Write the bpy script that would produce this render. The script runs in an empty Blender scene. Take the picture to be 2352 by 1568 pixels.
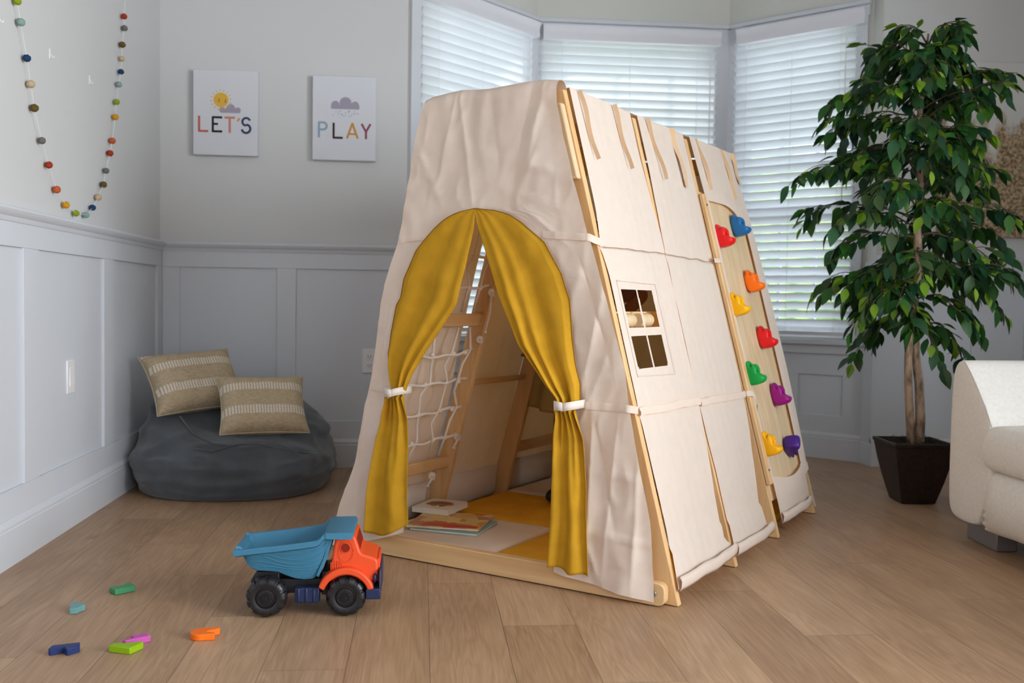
import bpy, bmesh, math, random
from math import sin, cos, pi, radians, sqrt, atan2
from mathutils import Vector, Matrix, noise, Euler
random.seed(7)
S = bpy.context.scene
COL = S.collection

# ------------------------------------------------------------------ materials
def new_mat(name):
    m = bpy.data.materials.new(name); m.use_nodes = True
    nt = m.node_tree
    return m, nt, nt.nodes['Principled BSDF'], nt.nodes['Material Output']

def lk(nt, a, b): nt.links.new(a, b)

def mat(name, col, rough=.6, spec=.3, var=.0, scale=12., bump=0., bscale=60., stretch=(1, 1, 1), metal=0., trans=0., sheen=0., coat=0., tcol=None):
    """principled surface with optional colour variation, bump and cloth translucency"""
    m, nt, b, out = new_mat(name)
    b.inputs['Base Color'].default_value = (*col, 1)
    b.inputs['Roughness'].default_value = rough
    b.inputs['Specular IOR Level'].default_value = spec
    b.inputs['Metallic'].default_value = metal
    b.inputs['Coat Weight'].default_value = coat
    if sheen:
        b.inputs['Sheen Weight'].default_value = sheen
    tc = nt.nodes.new('ShaderNodeTexCoord'); mp = nt.nodes.new('ShaderNodeMapping')
    mp.inputs['Scale'].default_value = stretch
    lk(nt, tc.outputs['Object'], mp.inputs['Vector'])
    colout = None
    if var:
        n = nt.nodes.new('ShaderNodeTexNoise'); n.inputs['Scale'].default_value = scale; n.inputs['Detail'].default_value = 5
        lk(nt, mp.outputs['Vector'], n.inputs['Vector'])
        r = nt.nodes.new('ShaderNodeValToRGB')
        r.color_ramp.elements[0].position = .3; r.color_ramp.elements[1].position = .72
        r.color_ramp.elements[0].color = (*[c * (1 - var) for c in col], 1)
        r.color_ramp.elements[1].color = (*[min(1, c * (1 + var * .6)) for c in col], 1)
        lk(nt, n.outputs['Fac'], r.inputs['Fac']); lk(nt, r.outputs['Color'], b.inputs['Base Color'])
        colout = r.outputs['Color']
    if bump:
        n2 = nt.nodes.new('ShaderNodeTexNoise'); n2.inputs['Scale'].default_value = bscale; n2.inputs['Detail'].default_value = 4
        lk(nt, mp.outputs['Vector'], n2.inputs['Vector'])
        bp = nt.nodes.new('ShaderNodeBump'); bp.inputs['Strength'].default_value = bump; bp.inputs['Distance'].default_value = .004
        lk(nt, n2.outputs['Fac'], bp.inputs['Height']); lk(nt, bp.outputs['Normal'], b.inputs['Normal'])
    if trans:
        t = nt.nodes.new('ShaderNodeBsdfTranslucent'); t.inputs['Color'].default_value = (*(tcol or col), 1)
        if colout and not tcol: lk(nt, colout, t.inputs['Color'])
        mx = nt.nodes.new('ShaderNodeMixShader'); mx.inputs['Fac'].default_value = trans
        lk(nt, b.outputs['BSDF'], mx.inputs[1]); lk(nt, t.outputs['BSDF'], mx.inputs[2])
        lk(nt, mx.outputs['Shader'], out.inputs['Surface'])
    return m

def wood(name, c1, c2, axis='Z', scale=1., rough=.5):
    m, nt, b, out = new_mat(name)
    tc = nt.nodes.new('ShaderNodeTexCoord'); mp = nt.nodes.new('ShaderNodeMapping')
    st = {'X': (1.5, 28, 28), 'Y': (28, 1.5, 28), 'Z': (28, 28, 1.5)}[axis]
    mp.inputs['Scale'].default_value = [s * scale for s in st]
    n = nt.nodes.new('ShaderNodeTexNoise'); n.inputs['Scale'].default_value = 1.; n.inputs['Detail'].default_value = 6; n.inputs['Distortion'].default_value = .6
    r = nt.nodes.new('ShaderNodeValToRGB'); r.color_ramp.elements[0].position = .3; r.color_ramp.elements[1].position = .7
    r.color_ramp.elements[0].color = (*c1, 1); r.color_ramp.elements[1].color = (*c2, 1)
    lk(nt, tc.outputs['Object'], mp.inputs['Vector']); lk(nt, mp.outputs['Vector'], n.inputs['Vector'])
    lk(nt, n.outputs['Fac'], r.inputs['Fac']); lk(nt, r.outputs['Color'], b.inputs['Base Color'])
    b.inputs['Roughness'].default_value = rough; b.inputs['Specular IOR Level'].default_value = .3
    bp = nt.nodes.new('ShaderNodeBump'); bp.inputs['Strength'].default_value = .12; bp.inputs['Distance'].default_value = .002
    lk(nt, n.outputs['Fac'], bp.inputs['Height']); lk(nt, bp.outputs['Normal'], b.inputs['Normal'])
    return m

def math_node(nt, op, a, b=None):
    n = nt.nodes.new('ShaderNodeMath'); n.operation = op
    for i, v in enumerate((a, b)):
        if v is None: continue
        if isinstance(v, (int, float)): n.inputs[i].default_value = v
        else: lk(nt, v, n.inputs[i])
    return n.outputs[0]

def floor_mat():
    m, nt, b, out = new_mat('oak_planks')
    tc = nt.nodes.new('ShaderNodeTexCoord'); sp = nt.nodes.new('ShaderNodeSeparateXYZ')
    lk(nt, tc.outputs['Object'], sp.inputs[0])
    X, Y = sp.outputs[0], sp.outputs[1]
    px = math_node(nt, 'DIVIDE', math_node(nt, 'SUBTRACT', X, .0265), .188)
    ix = math_node(nt, 'FLOOR', px); fx = math_node(nt, 'FRACT', px)
    py = math_node(nt, 'DIVIDE', math_node(nt, 'ADD', math_node(nt, 'SUBTRACT', Y, 2.82), math_node(nt, 'MULTIPLY', ix, .383)), 1.42)
    iy = math_node(nt, 'FLOOR', py); fy = math_node(nt, 'FRACT', py)
    cv = nt.nodes.new('ShaderNodeCombineXYZ'); lk(nt, ix, cv.inputs[0]); lk(nt, iy, cv.inputs[1])
    wn = nt.nodes.new('ShaderNodeTexWhiteNoise'); lk(nt, cv.outputs[0], wn.inputs['Vector'])
    # plank-local coordinates, shifted per plank
    sh = nt.nodes.new('ShaderNodeVectorMath'); sh.operation = 'SCALE'; lk(nt, wn.outputs['Color'], sh.inputs[0]); sh.inputs['Scale'].default_value = 37.
    ad = nt.nodes.new('ShaderNodeVectorMath'); ad.operation = 'ADD'; lk(nt, tc.outputs['Object'], ad.inputs[0]); lk(nt, sh.outputs[0], ad.inputs[1])
    mp = nt.nodes.new('ShaderNodeMapping'); mp.inputs['Scale'].default_value = (9, .9, 1); lk(nt, ad.outputs[0], mp.inputs['Vector'])
    n1 = nt.nodes.new('ShaderNodeTexNoise'); n1.inputs['Scale'].default_value = 1.; n1.inputs['Detail'].default_value = 3; n1.inputs['Distortion'].default_value = .8
    lk(nt, mp.outputs[0], n1.inputs['Vector'])
    rings = math_node(nt, 'FRACT', math_node(nt, 'MULTIPLY', n1.outputs['Fac'], 11.))
    rings = math_node(nt, 'ABSOLUTE', math_node(nt, 'SUBTRACT', rings, .5))
    mp2 = nt.nodes.new('ShaderNodeMapping'); mp2.inputs['Scale'].default_value = (260, 7, 1); lk(nt, ad.outputs[0], mp2.inputs['Vector'])
    n2 = nt.nodes.new('ShaderNodeTexNoise'); n2.inputs['Scale'].default_value = 1.; n2.inputs['Detail'].default_value = 4; lk(nt, mp2.outputs[0], n2.inputs['Vector'])
    mp3 = nt.nodes.new('ShaderNodeMapping'); mp3.inputs['Scale'].default_value = (5, 1.6, 1); lk(nt, ad.outputs[0], mp3.inputs['Vector'])
    n3 = nt.nodes.new('ShaderNodeTexNoise'); n3.inputs['Scale'].default_value = 1.; n3.inputs['Detail'].default_value = 2; lk(nt, mp3.outputs[0], n3.inputs['Vector'])
    t = math_node(nt, 'ADD', math_node(nt, 'MULTIPLY', rings, .30), math_node(nt, 'MULTIPLY', n2.outputs['Fac'], .55))
    t = math_node(nt, 'ADD', t, math_node(nt, 'MULTIPLY', n3.outputs['Fac'], .55))
    t = math_node(nt, 'ADD', t, math_node(nt, 'MULTIPLY', wn.outputs['Value'], .22))
    r = nt.nodes.new('ShaderNodeValToRGB')
    r.color_ramp.elements[0].position = .45; r.color_ramp.elements[1].position = 1.02
    r.color_ramp.elements[0].color = (.262, .152, .084, 1); r.color_ramp.elements[1].color = (.47, .306, .186, 1)
    lk(nt, t, r.inputs['Fac'])
    # knots
    vo = nt.nodes.new('ShaderNodeTexVoronoi'); vo.inputs['Scale'].default_value = 1.; mp4 = nt.nodes.new('ShaderNodeMapping'); mp4.inputs['Scale'].default_value = (3.2, 1.5, 1)
    lk(nt, ad.outputs[0], mp4.inputs['Vector']); lk(nt, mp4.outputs[0], vo.inputs['Vector'])
    kn = nt.nodes.new('ShaderNodeValToRGB'); kn.color_ramp.elements[0].position = .015; kn.color_ramp.elements[1].position = .085
    kn.color_ramp.elements[0].color = (.45, .42, .4, 1); kn.color_ramp.elements[1].color = (1, 1, 1, 1); lk(nt, vo.outputs['Distance'], kn.inputs['Fac'])
    mk = nt.nodes.new('ShaderNodeMix'); mk.data_type = 'RGBA'; mk.blend_type = 'MULTIPLY'; mk.inputs[0].default_value = 1
    lk(nt, r.outputs['Color'], mk.inputs[6]); lk(nt, kn.outputs['Color'], mk.inputs[7])
    # grooves
    ex = math_node(nt, 'MINIMUM', fx, math_node(nt, 'SUBTRACT', 1., fx))
    ey = math_node(nt, 'MINIMUM', fy, math_node(nt, 'SUBTRACT', 1., fy))
    g = math_node(nt, 'MINIMUM', math_node(nt, 'MULTIPLY', ex, .188), math_node(nt, 'MULTIPLY', ey, 1.42))
    gm = math_node(nt, 'LESS_THAN', g, .0009)
    mx = nt.nodes.new('ShaderNodeMix'); mx.data_type = 'RGBA'; mx.inputs[7].default_value = (.10, .065, .042, 1)
    lk(nt, math_node(nt, 'MULTIPLY', gm, .75), mx.inputs[0]); lk(nt, mk.outputs[2], mx.inputs[6])
    lk(nt, mx.outputs[2], b.inputs['Base Color'])
    b.inputs['Roughness'].default_value = .42; b.inputs['Specular IOR Level'].default_value = .35
    bp = nt.nodes.new('ShaderNodeBump'); bp.inputs['Strength'].default_value = .18; bp.inputs['Distance'].default_value = .0015
    lk(nt, t, bp.inputs['Height']); lk(nt, bp.outputs['Normal'], b.inputs['Normal'])
    return m

def pillow_mat():
    """beige weave with two raised cream bands of little ribs (bands laid out on the pillow's own x/z)"""
    m, nt, b, out = new_mat('striped_weave')
    tc = nt.nodes.new('ShaderNodeTexCoord'); sp = nt.nodes.new('ShaderNodeSeparateXYZ'); lk(nt, tc.outputs['Object'], sp.inputs[0])
    X, Z = sp.outputs[0], sp.outputs[2]
    def band(c, h):
        return math_node(nt, 'LESS_THAN', math_node(nt, 'ABSOLUTE', math_node(nt, 'SUBTRACT', Z, c)), h)
    bd = math_node(nt, 'MAXIMUM', math_node(nt, 'MAXIMUM', band(.055, .017), band(-.055, .019)), band(.133, .006))
    rib = math_node(nt, 'GREATER_THAN', math_node(nt, 'FRACT', math_node(nt, 'MULTIPLY', X, 85.)), .38)
    rib2 = math_node(nt, 'GREATER_THAN', math_node(nt, 'FRACT', math_node(nt, 'MULTIPLY', Z, 95.)), .25)
    f = math_node(nt, 'MULTIPLY', bd, math_node(nt, 'MULTIPLY', rib, math_node(nt, 'ADD', .42, math_node(nt, 'MULTIPLY', rib2, .33))))
    n = nt.nodes.new('ShaderNodeTexNoise'); n.inputs['Scale'].default_value = 1.; n.inputs['Detail'].default_value = 4
    mp = nt.nodes.new('ShaderNodeMapping'); mp.inputs['Scale'].default_value = (60, 60, 350); lk(nt, tc.outputs['Object'], mp.inputs['Vector']); lk(nt, mp.outputs[0], n.inputs['Vector'])
    r = nt.nodes.new('ShaderNodeValToRGB'); r.color_ramp.elements[0].color = (.40, .315, .20, 1); r.color_ramp.elements[1].color = (.58, .47, .32, 1)
    r.color_ramp.elements[0].position = .3; r.color_ramp.elements[1].position = .7
    lk(nt, n.outputs['Fac'], r.inputs['Fac'])
    mx = nt.nodes.new('ShaderNodeMix'); mx.data_type = 'RGBA'; lk(nt, f, mx.inputs[0]); lk(nt, r.outputs['Color'], mx.inputs[6]); mx.inputs[7].default_value = (.86, .82, .74, 1)
    lk(nt, mx.outputs[2], b.inputs['Base Color']); b.inputs['Roughness'].default_value = .9; b.inputs['Specular IOR Level'].default_value = .1
    bp = nt.nodes.new('ShaderNodeBump'); bp.inputs['Strength'].default_value = .5; bp.inputs['Distance'].default_value = .002
    lk(nt, math_node(nt, 'ADD', n.outputs['Fac'], f), bp.inputs['Height']); lk(nt, bp.outputs['Normal'], b.inputs['Normal'])
    return m

def voronoi_mat(name, cols, scale):
    """printed cover: patches of colour"""
    m, nt, b, out = new_mat(name)
    tc = nt.nodes.new('ShaderNodeTexCoord'); v = nt.nodes.new('ShaderNodeTexVoronoi'); v.inputs['Scale'].default_value = scale
    n = nt.nodes.new('ShaderNodeTexNoise'); n.inputs['Scale'].default_value = scale * 1.5
    ad = nt.nodes.new('ShaderNodeVectorMath'); ad.operation = 'MULTIPLY_ADD'
    lk(nt, n.outputs['Color'], ad.inputs[0]); ad.inputs[1].default_value = (.04, .04, 0); lk(nt, tc.outputs['Object'], ad.inputs[2])
    lk(nt, ad.outputs[0], v.inputs['Vector'])
    r = nt.nodes.new('ShaderNodeValToRGB'); r.color_ramp.interpolation = 'CONSTANT'
    while len(r.color_ramp.elements) < len(cols): r.color_ramp.elements.new(.5)
    for i, c in enumerate(cols):
        r.color_ramp.elements[i].position = i / len(cols); r.color_ramp.elements[i].color = (*c, 1)
    sp = nt.nodes.new('ShaderNodeSeparateColor'); lk(nt, v.outputs['Color'], sp.inputs[0]); lk(nt, sp.outputs[0], r.inputs['Fac'])
    lk(nt, r.outputs['Color'], b.inputs['Base Color']); b.inputs['Roughness'].default_value = .35
    return m

def attr_mat(name, attr, rough=.45, trans=.2):
    m, nt, b, out = new_mat(name)
    a = nt.nodes.new('ShaderNodeAttribute'); a.attribute_name = attr
    lk(nt, a.outputs['Color'], b.inputs['Base Color']); b.inputs['Roughness'].default_value = rough; b.inputs['Specular IOR Level'].default_value = .35
    t = nt.nodes.new('ShaderNodeBsdfTranslucent'); lk(nt, a.outputs['Color'], t.inputs['Color'])
    mx = nt.nodes.new('ShaderNodeMixShader'); mx.inputs['Fac'].default_value = trans
    lk(nt, b.outputs['BSDF'], mx.inputs[1]); lk(nt, t.outputs['BSDF'], mx.inputs[2]); lk(nt, mx.outputs['Shader'], out.inputs['Surface'])
    return m

def bark_mat():
    m, nt, b, out = new_mat('bark')
    tc = nt.nodes.new('ShaderNodeTexCoord'); mp = nt.nodes.new('ShaderNodeMapping'); mp.inputs['Scale'].default_value = (30, 30, 14)
    n = nt.nodes.new('ShaderNodeTexNoise'); n.inputs['Scale'].default_value = 1.2; n.inputs['Detail'].default_value = 6
    lk(nt, tc.outputs['Object'], mp.inputs['Vector']); lk(nt, mp.outputs[0], n.inputs['Vector'])
    r = nt.nodes.new('ShaderNodeValToRGB'); r.color_ramp.elements[0].position = .32; r.color_ramp.elements[1].position = .6
    r.color_ramp.elements[0].color = (.10, .06, .04, 1); r.color_ramp.elements[1].color = (.46, .32, .22, 1)
    lk(nt, n.outputs['Fac'], r.inputs['Fac']); lk(nt, r.outputs['Color'], b.inputs['Base Color']); b.inputs['Roughness'].default_value = .8
    bp = nt.nodes.new('ShaderNodeBump'); bp.inputs['Strength'].default_value = .6; bp.inputs['Distance'].default_value = .004
    lk(nt, n.outputs['Fac'], bp.inputs['Height']); lk(nt, bp.outputs['Normal'], b.inputs['Normal'])
    return m

def grass_print_mat():
    """canvas print: pale grey with a bank of dried brown grass painted over its lower part"""
    m, nt, b, out = new_mat('dried_grass_print')
    tc = nt.nodes.new('ShaderNodeTexCoord'); sp = nt.nodes.new('ShaderNodeSeparateXYZ'); lk(nt, tc.outputs['Object'], sp.inputs[0])
    n = nt.nodes.new('ShaderNodeTexNoise'); n.inputs['Scale'].default_value = 9.; n.inputs['Detail'].default_value = 3
    mp = nt.nodes.new('ShaderNodeMapping'); mp.inputs['Scale'].default_value = (1.3, 1, .55); lk(nt, tc.outputs['Object'], mp.inputs['Vector']); lk(nt, mp.outputs[0], n.inputs['Vector'])
    n2 = nt.nodes.new('ShaderNodeTexNoise'); n2.inputs['Scale'].default_value = 75.; n2.inputs['Detail'].default_value = 3; lk(nt, tc.outputs['Object'], n2.inputs['Vector'])
    h = math_node(nt, 'ADD', sp.outputs[2], math_node(nt, 'MULTIPLY', math_node(nt, 'SUBTRACT', n.outputs['Fac'], .5), .75))
    r = nt.nodes.new('ShaderNodeValToRGB'); r.color_ramp.elements[0].position = .02; r.color_ramp.elements[1].position = .12
    r.color_ramp.elements[0].color = (1, 1, 1, 1); r.color_ramp.elements[1].color = (0, 0, 0, 1)
    lk(nt, math_node(nt, 'SUBTRACT', h, .10), r.inputs['Fac'])
    r2 = nt.nodes.new('ShaderNodeValToRGB'); r2.color_ramp.elements[0].position = .35; r2.color_ramp.elements[1].position = .68
    r2.color_ramp.elements[0].color = (.16, .095, .04, 1); r2.color_ramp.elements[1].color = (.55, .42, .27, 1)
    lk(nt, n2.outputs['Fac'], r2.inputs['Fac'])
    mx = nt.nodes.new('ShaderNodeMix'); mx.data_type = 'RGBA'; lk(nt, r.outputs['Color'], mx.inputs[0]); mx.inputs[6].default_value = (.62, .62, .60, 1); lk(nt, r2.outputs['Color'], mx.inputs[7])
    lk(nt, mx.outputs[2], b.inputs['Base Color']); b.inputs['Roughness'].default_value = .8
    return m

def hedge_mat():
    m, nt, b, out = new_mat('hedge_leaves')
    tc = nt.nodes.new('ShaderNodeTexCoord'); n = nt.nodes.new('ShaderNodeTexNoise'); n.inputs['Scale'].default_value = 5.; n.inputs['Detail'].default_value = 6
    lk(nt, tc.outputs['Object'], n.inputs['Vector'])
    r = nt.nodes.new('ShaderNodeValToRGB'); r.color_ramp.elements[0].position = .35; r.color_ramp.elements[1].position = .68
    r.color_ramp.elements[0].color = (.10, .22, .03, 1); r.color_ramp.elements[1].color = (.55, .75, .22, 1)
    lk(nt, n.outputs['Fac'], r.inputs['Fac']); lk(nt, r.outputs['Color'], b.inputs['Base Color']); b.inputs['Roughness'].default_value = .8
    return m

def glass_mat():
    m, nt, b, out = new_mat('window_glass')
    tr = nt.nodes.new('ShaderNodeBsdfTransparent'); gl = nt.nodes.new('ShaderNodeBsdfGlossy'); gl.inputs['Roughness'].default_value = .02
    mx = nt.nodes.new('ShaderNodeMixShader'); mx.inputs['Fac'].default_value = .05
    lk(nt, tr.outputs[0], mx.inputs[1]); lk(nt, gl.outputs[0], mx.inputs[2]); lk(nt, mx.outputs[0], out.inputs['Surface'])
    return m

M = dict(
    wall=mat('wall_paint', (.60, .605, .605), .85, .15, bump=.05, bscale=220),
    trim=mat('trim_paint', (.62, .645, .69), .5, .3),
    baywall=mat('bay_wall_paint', (.62, .625, .585), .85, .15),
    ceiling=mat('ceiling_paint', (.50, .49, .48), .9, .1),
    floor=floor_mat(),
    pine=wood('pine', (.60, .355, .155), (.74, .50, .26), 'Z'),
    pine_x=wood('pine_long', (.58, .35, .155), (.73, .50, .265), 'X'),
    pine_y=wood('pine_deep', (.60, .36, .16), (.74, .50, .26), 'Y'),
    ply=wood('birch_board', (.60, .44, .26), (.72, .56, .36), 'Z', .8),
    canvas=mat('cream_canvas', (.79, .70, .615), .9, .1, var=.03, scale=30, bump=.12, bscale=420, trans=.24, tcol=(.85, .46, .14)),
    hemcloth=mat('cream_hem', (.78, .70, .63), .9, .1, bump=.1, bscale=420, trans=.12, tcol=(.7, .48, .27)),
    mustard=mat('mustard_linen', (.60, .325, .022), .85, .12, var=.10, scale=18, bump=.12, bscale=420, trans=.18),
    mustard_mat=mat('mustard_pad', (.70, .35, .03), .9, .1, var=.1, bump=.15, bscale=300),
    beige_mat=mat('beige_pad', (.72, .60, .49), .9, .1, var=.05, bump=.15, bscale=300),
    rope=mat('white_cotton_rope', (.80, .74, .68), .9, .1, bump=.5, bscale=300),
    steel=mat('steel', (.55, .54, .52), .3, .5, metal=1.),
    black=mat('black_plastic', (.012, .011, .013), .38, .45),
    navy=mat('navy_plastic', (.012, .022, .07), .42, .4),
    teal=mat('teal_plastic', (.045, .18, .29), .5, .3, bump=.25, bscale=500),
    orange=mat('orange_plastic', (.72, .075, .018), .42, .35, bump=.1, bscale=500),
    darkred=mat('dark_red_inside', (.22, .015, .006), .6, .2),
    velvet=mat('charcoal_corduroy', (.085, .095, .107), .95, .1, var=.22, scale=9, bump=.35, bscale=160, sheen=.35),
    pillow=pillow_mat(),
    slat=mat('white_slat', (.80, .82, .85), .5, .3, trans=.42),
    valance=mat('white_valance', (.70, .70, .75), .5, .3),
    cord=mat('white_cord', (.8, .8, .8), .8, .1),
    glass=glass_mat(),
    sofa=mat('white_boucle', (.76, .735, .69), .95, .1, var=.06, scale=90, bump=.5, bscale=260),
    greymetal=mat('brushed_grey_metal', (.30, .30, .32), .4, .5, metal=.7),
    pot=mat('dark_woven_pot', (.022, .011, .009), .45, .4, var=.5, scale=60, bump=.8, bscale=90),
    moss=mat('moss', (.06, .06, .035), .95, .1, var=.5, scale=60, bump=1., bscale=120),
    bark=bark_mat(),
    twig=mat('twig', (.10, .075, .05), .8, .1),
    leaf=attr_mat('fig_leaves', 'leafcol'),
    canvas_print=mat('white_print_canvas', (.64, .655, .70), .75, .15, bump=.12, bscale=600),
    plate=mat('white_plate', (.80, .80, .80), .35, .4),
    plate_dark=mat('socket_slot', (.12, .11, .10), .6, .2),
    print_art=grass_print_mat(),
    hedge=hedge_mat(),
    drive=mat('pale_concrete', (.62, .62, .60), .9, .1, var=.1),
    skin=mat('brown_skin', (.155, .060, .030), .55, .3),
    dress=mat('olive_tan_dress', (.26, .17, .055), .9, .1, var=.1),
    hair=mat('dark_hair', (.02, .014, .012), .7, .2),
    shoe=mat('dark_shoe', (.015, .015, .018), .6, .3),
    eye=mat('eye_white', (.8, .8, .78), .3, .4),
    lip=mat('lip', (.20, .05, .04), .5, .3),
    white_page=mat('book_pages', (.74, .70, .62), .8, .1),
    book_white=mat('white_cover', (.80, .75, .68), .4, .3),
    book_brown=voronoi_mat('brown_blot', [(.30, .09, .03), (.20, .06, .02), (.36, .14, .05), (.14, .05, .02)], 28),
    book_art=voronoi_mat('warm_patchwork_cover', [(.72, .40, .10), (.70, .50, .12), (.50, .20, .08), (.75, .60, .22), (.62, .28, .08), (.66, .52, .30), (.55, .08, .03)], 17),
    book_red=mat('red_strip', (.52, .04, .02), .35, .3),
    book_teal=mat('teal_cover', (.22, .40, .42), .4, .3),
    spine_olive=mat('olive_spine', (.30, .26, .13), .5, .3),
)
def plain(name, c, rough=.6, **k):
    if name not in M: M[name] = mat(name, c, rough, **k)
    return M[name]

# ------------------------------------------------------------------ mesh building
class MB:
    def __init__(self): self.v = []; self.f = []
    def add(self, vs, fs):
        o = len(self.v); self.v += [tuple(p) for p in vs]; self.f += [tuple(i + o for i in f) for f in fs]; return self
    def box(self, x0, x1, y0, y1, z0, z1):
        return self.add([(x0, y0, z0), (x1, y0, z0), (x1, y1, z0), (x0, y1, z0), (x0, y0, z1), (x1, y0, z1), (x1, y1, z1), (x0, y1, z1)],
                        [(0, 3, 2, 1), (4, 5, 6, 7), (0, 1, 5, 4), (1, 2, 6, 5), (2, 3, 7, 6), (3, 0, 4, 7)])
    def hexa(self, p):   # eight points, bottom four then top four
        return self.add(p, [(0, 3, 2, 1), (4, 5, 6, 7), (0, 1, 5, 4), (1, 2, 6, 5), (2, 3, 7, 6), (3, 0, 4, 7)])
    def prism(self, poly, a, b, fn=None):
        """polygon (p,q) extruded from a to b; fn(p,q,t) -> xyz"""
        fn = fn or (lambda p, q, t: (p, t, q))
        n = len(poly)
        vs = [fn(p, q, a) for p, q in poly] + [fn(p, q, b) for p, q in poly]
        fs = [tuple(range(n)), tuple(range(2 * n - 1, n - 1, -1))] + [(i, (i + 1) % n + 0, (i + 1) % n + n, i + n) for i in range(n)]
        return self.add(vs, fs)
    def tube(self, pts, r, n=8, caps=True):
        pts = [Vector(p) for p in pts]; rs = r if isinstance(r, (list, tuple)) else [r] * len(pts)
        vs, fs = [], []; up = None
        for i, p in enumerate(pts):
            d = (pts[min(i + 1, len(pts) - 1)] - pts[max(i - 1, 0)])
            d = d.normalized() if d.length > 1e-9 else Vector((0, 0, 1))
            if up is None: up = Vector((0, 0, 1)) if abs(d.z) < .9 else Vector((1, 0, 0))
            a = (up - d * up.dot(d)).normalized(); up = a; b = d.cross(a)
            for k in range(n):
                t = 2 * pi * k / n; vs.append(p + (a * cos(t) + b * sin(t)) * rs[i])
        for i in range(len(pts) - 1):
            for k in range(n):
                fs.append((i * n + k, i * n + (k + 1) % n, (i + 1) * n + (k + 1) % n, (i + 1) * n + k))
        if caps: fs += [tuple(range(n - 1, -1, -1)), tuple(range((len(pts) - 1) * n, len(pts) * n))]
        return self.add(vs, fs)
    def grid(self, fn, nu, nv, skip=None, closed_u=False):
        vs = [fn(i / nu, j / nv) for j in range(nv + 1) for i in range(nu + 1)]
        fs = []
        for j in range(nv):
            for i in range(nu):
                if skip and skip((i + .5) / nu, (j + .5) / nv): continue
                a = j * (nu + 1) + i; fs.append((a, a + 1, a + nu + 2, a + nu + 1))
        return self.add(vs, fs)
    def lathe(self, prof, n=32, fn=None):
        """profile (r, h) around an axis; fn(x,y,h)->xyz"""
        fn = fn or (lambda x, y, h: (x, y, h)); vs, fs = [], []
        for r, h in prof:
            for k in range(n):
                t = 2 * pi * k / n; vs.append(fn(r * cos(t), r * sin(t), h))
        for i in range(len(prof) - 1):
            for k in range(n):
                fs.append((i * n + k, i * n + (k + 1) % n, (i + 1) * n + (k + 1) % n, (i + 1) * n + k))
        return self.add(vs, fs)
    def ball(self, c, r, n=16, m=10, fn=None):
        vs, fs = [], []
        rr = r if isinstance(r, (tuple, list)) else (r, r, r)
        for j in range(m + 1):
            ph = pi * j / m
            for k in range(n):
                t = 2 * pi * k / n; d = Vector((sin(ph) * cos(t), sin(ph) * sin(t), cos(ph)))
                p = Vector((c[0] + d.x * rr[0], c[1] + d.y * rr[1], c[2] + d.z * rr[2]))
                vs.append(fn(p, d) if fn else p)
        for j in range(m):
            for k in range(n): fs.append((j * n + k, (j + 1) * n + k, (j + 1) * n + (k + 1) % n, j * n + (k + 1) % n))
        return self.add(vs, fs)
    def xf(self, mtx):
        self.v = [tuple(mtx @ Vector(p)) for p in self.v]; return self

def obj(name, mb, material, parent=None, bevel=0., seg=2, sub=0, smooth=False, weld=False, loc=None, rot=None, solid=0., autos=None):
    me = bpy.data.meshes.new(name); me.from_pydata(mb.v, [], mb.f); me.validate(); me.update()
    bm = bmesh.new(); bm.from_mesh(me)
    if weld: bmesh.ops.remove_doubles(bm, verts=bm.verts, dist=1e-5)
    bmesh.ops.recalc_face_normals(bm, faces=bm.faces); bm.to_mesh(me); bm.free()
    o = bpy.data.objects.new(name, me); COL.objects.link(o)
    if material: me.materials.append(material)
    if parent: o.parent = parent
    if loc: o.location = loc
    if rot: o.rotation_euler = rot
    if solid:
        s = o.modifiers.new('thick', 'SOLIDIFY'); s.thickness = solid; s.offset = 0
    if bevel:
        b = o.modifiers.new('bevel', 'BEVEL'); b.width = bevel; b.segments = seg; b.limit_method = 'ANGLE'; b.angle_limit = radians(35)
    if sub:
        s = o.modifiers.new('sub', 'SUBSURF'); s.levels = sub; s.render_levels = sub
    if smooth or sub or bevel:
        for p in me.polygons: p.use_smooth = True
        if bevel and not sub:
            try: me.set_sharp_from_angle(angle=radians(40))
            except Exception: pass
    if autos:
        for p in me.polygons: p.use_smooth = True
        me.set_sharp_from_angle(angle=radians(autos))
    return o

def tag(o, label, cat, group=None, kind=None):
    o['label'] = label; o['category'] = cat
    if group: o['group'] = group
    if kind: o['kind'] = kind
    return o
def struct(o): o['kind'] = 'structure'; return o
def empty(name, loc=(0, 0, 0), rz=0.):
    o = bpy.data.objects.new(name, None); COL.objects.link(o); o.location = loc; o.rotation_euler = (0, 0, rz); o.empty_display_size = .05
    return o
def lerp(a, b, t): return a + (b - a) * t
def interp(tab, x):
    """piecewise-linear table [(x, y)...]"""
    if x <= tab[0][0]: return tab[0][1]
    for (a, b), (c, d) in zip(tab, tab[1:]):
        if x <= c: return b + (d - b) * (x - a) / (c - a)
    return tab[-1][1]
def sm(tab, x, h=.03): return (interp(tab, x - h) + interp(tab, x) * 2 + interp(tab, x + h)) / 4
def nz(x, y, z=0.): return noise.noise(Vector((x, y, z)))
def ridge(x, y, z=0.): return 1 - abs(nz(x, y, z)) * 2.

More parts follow.
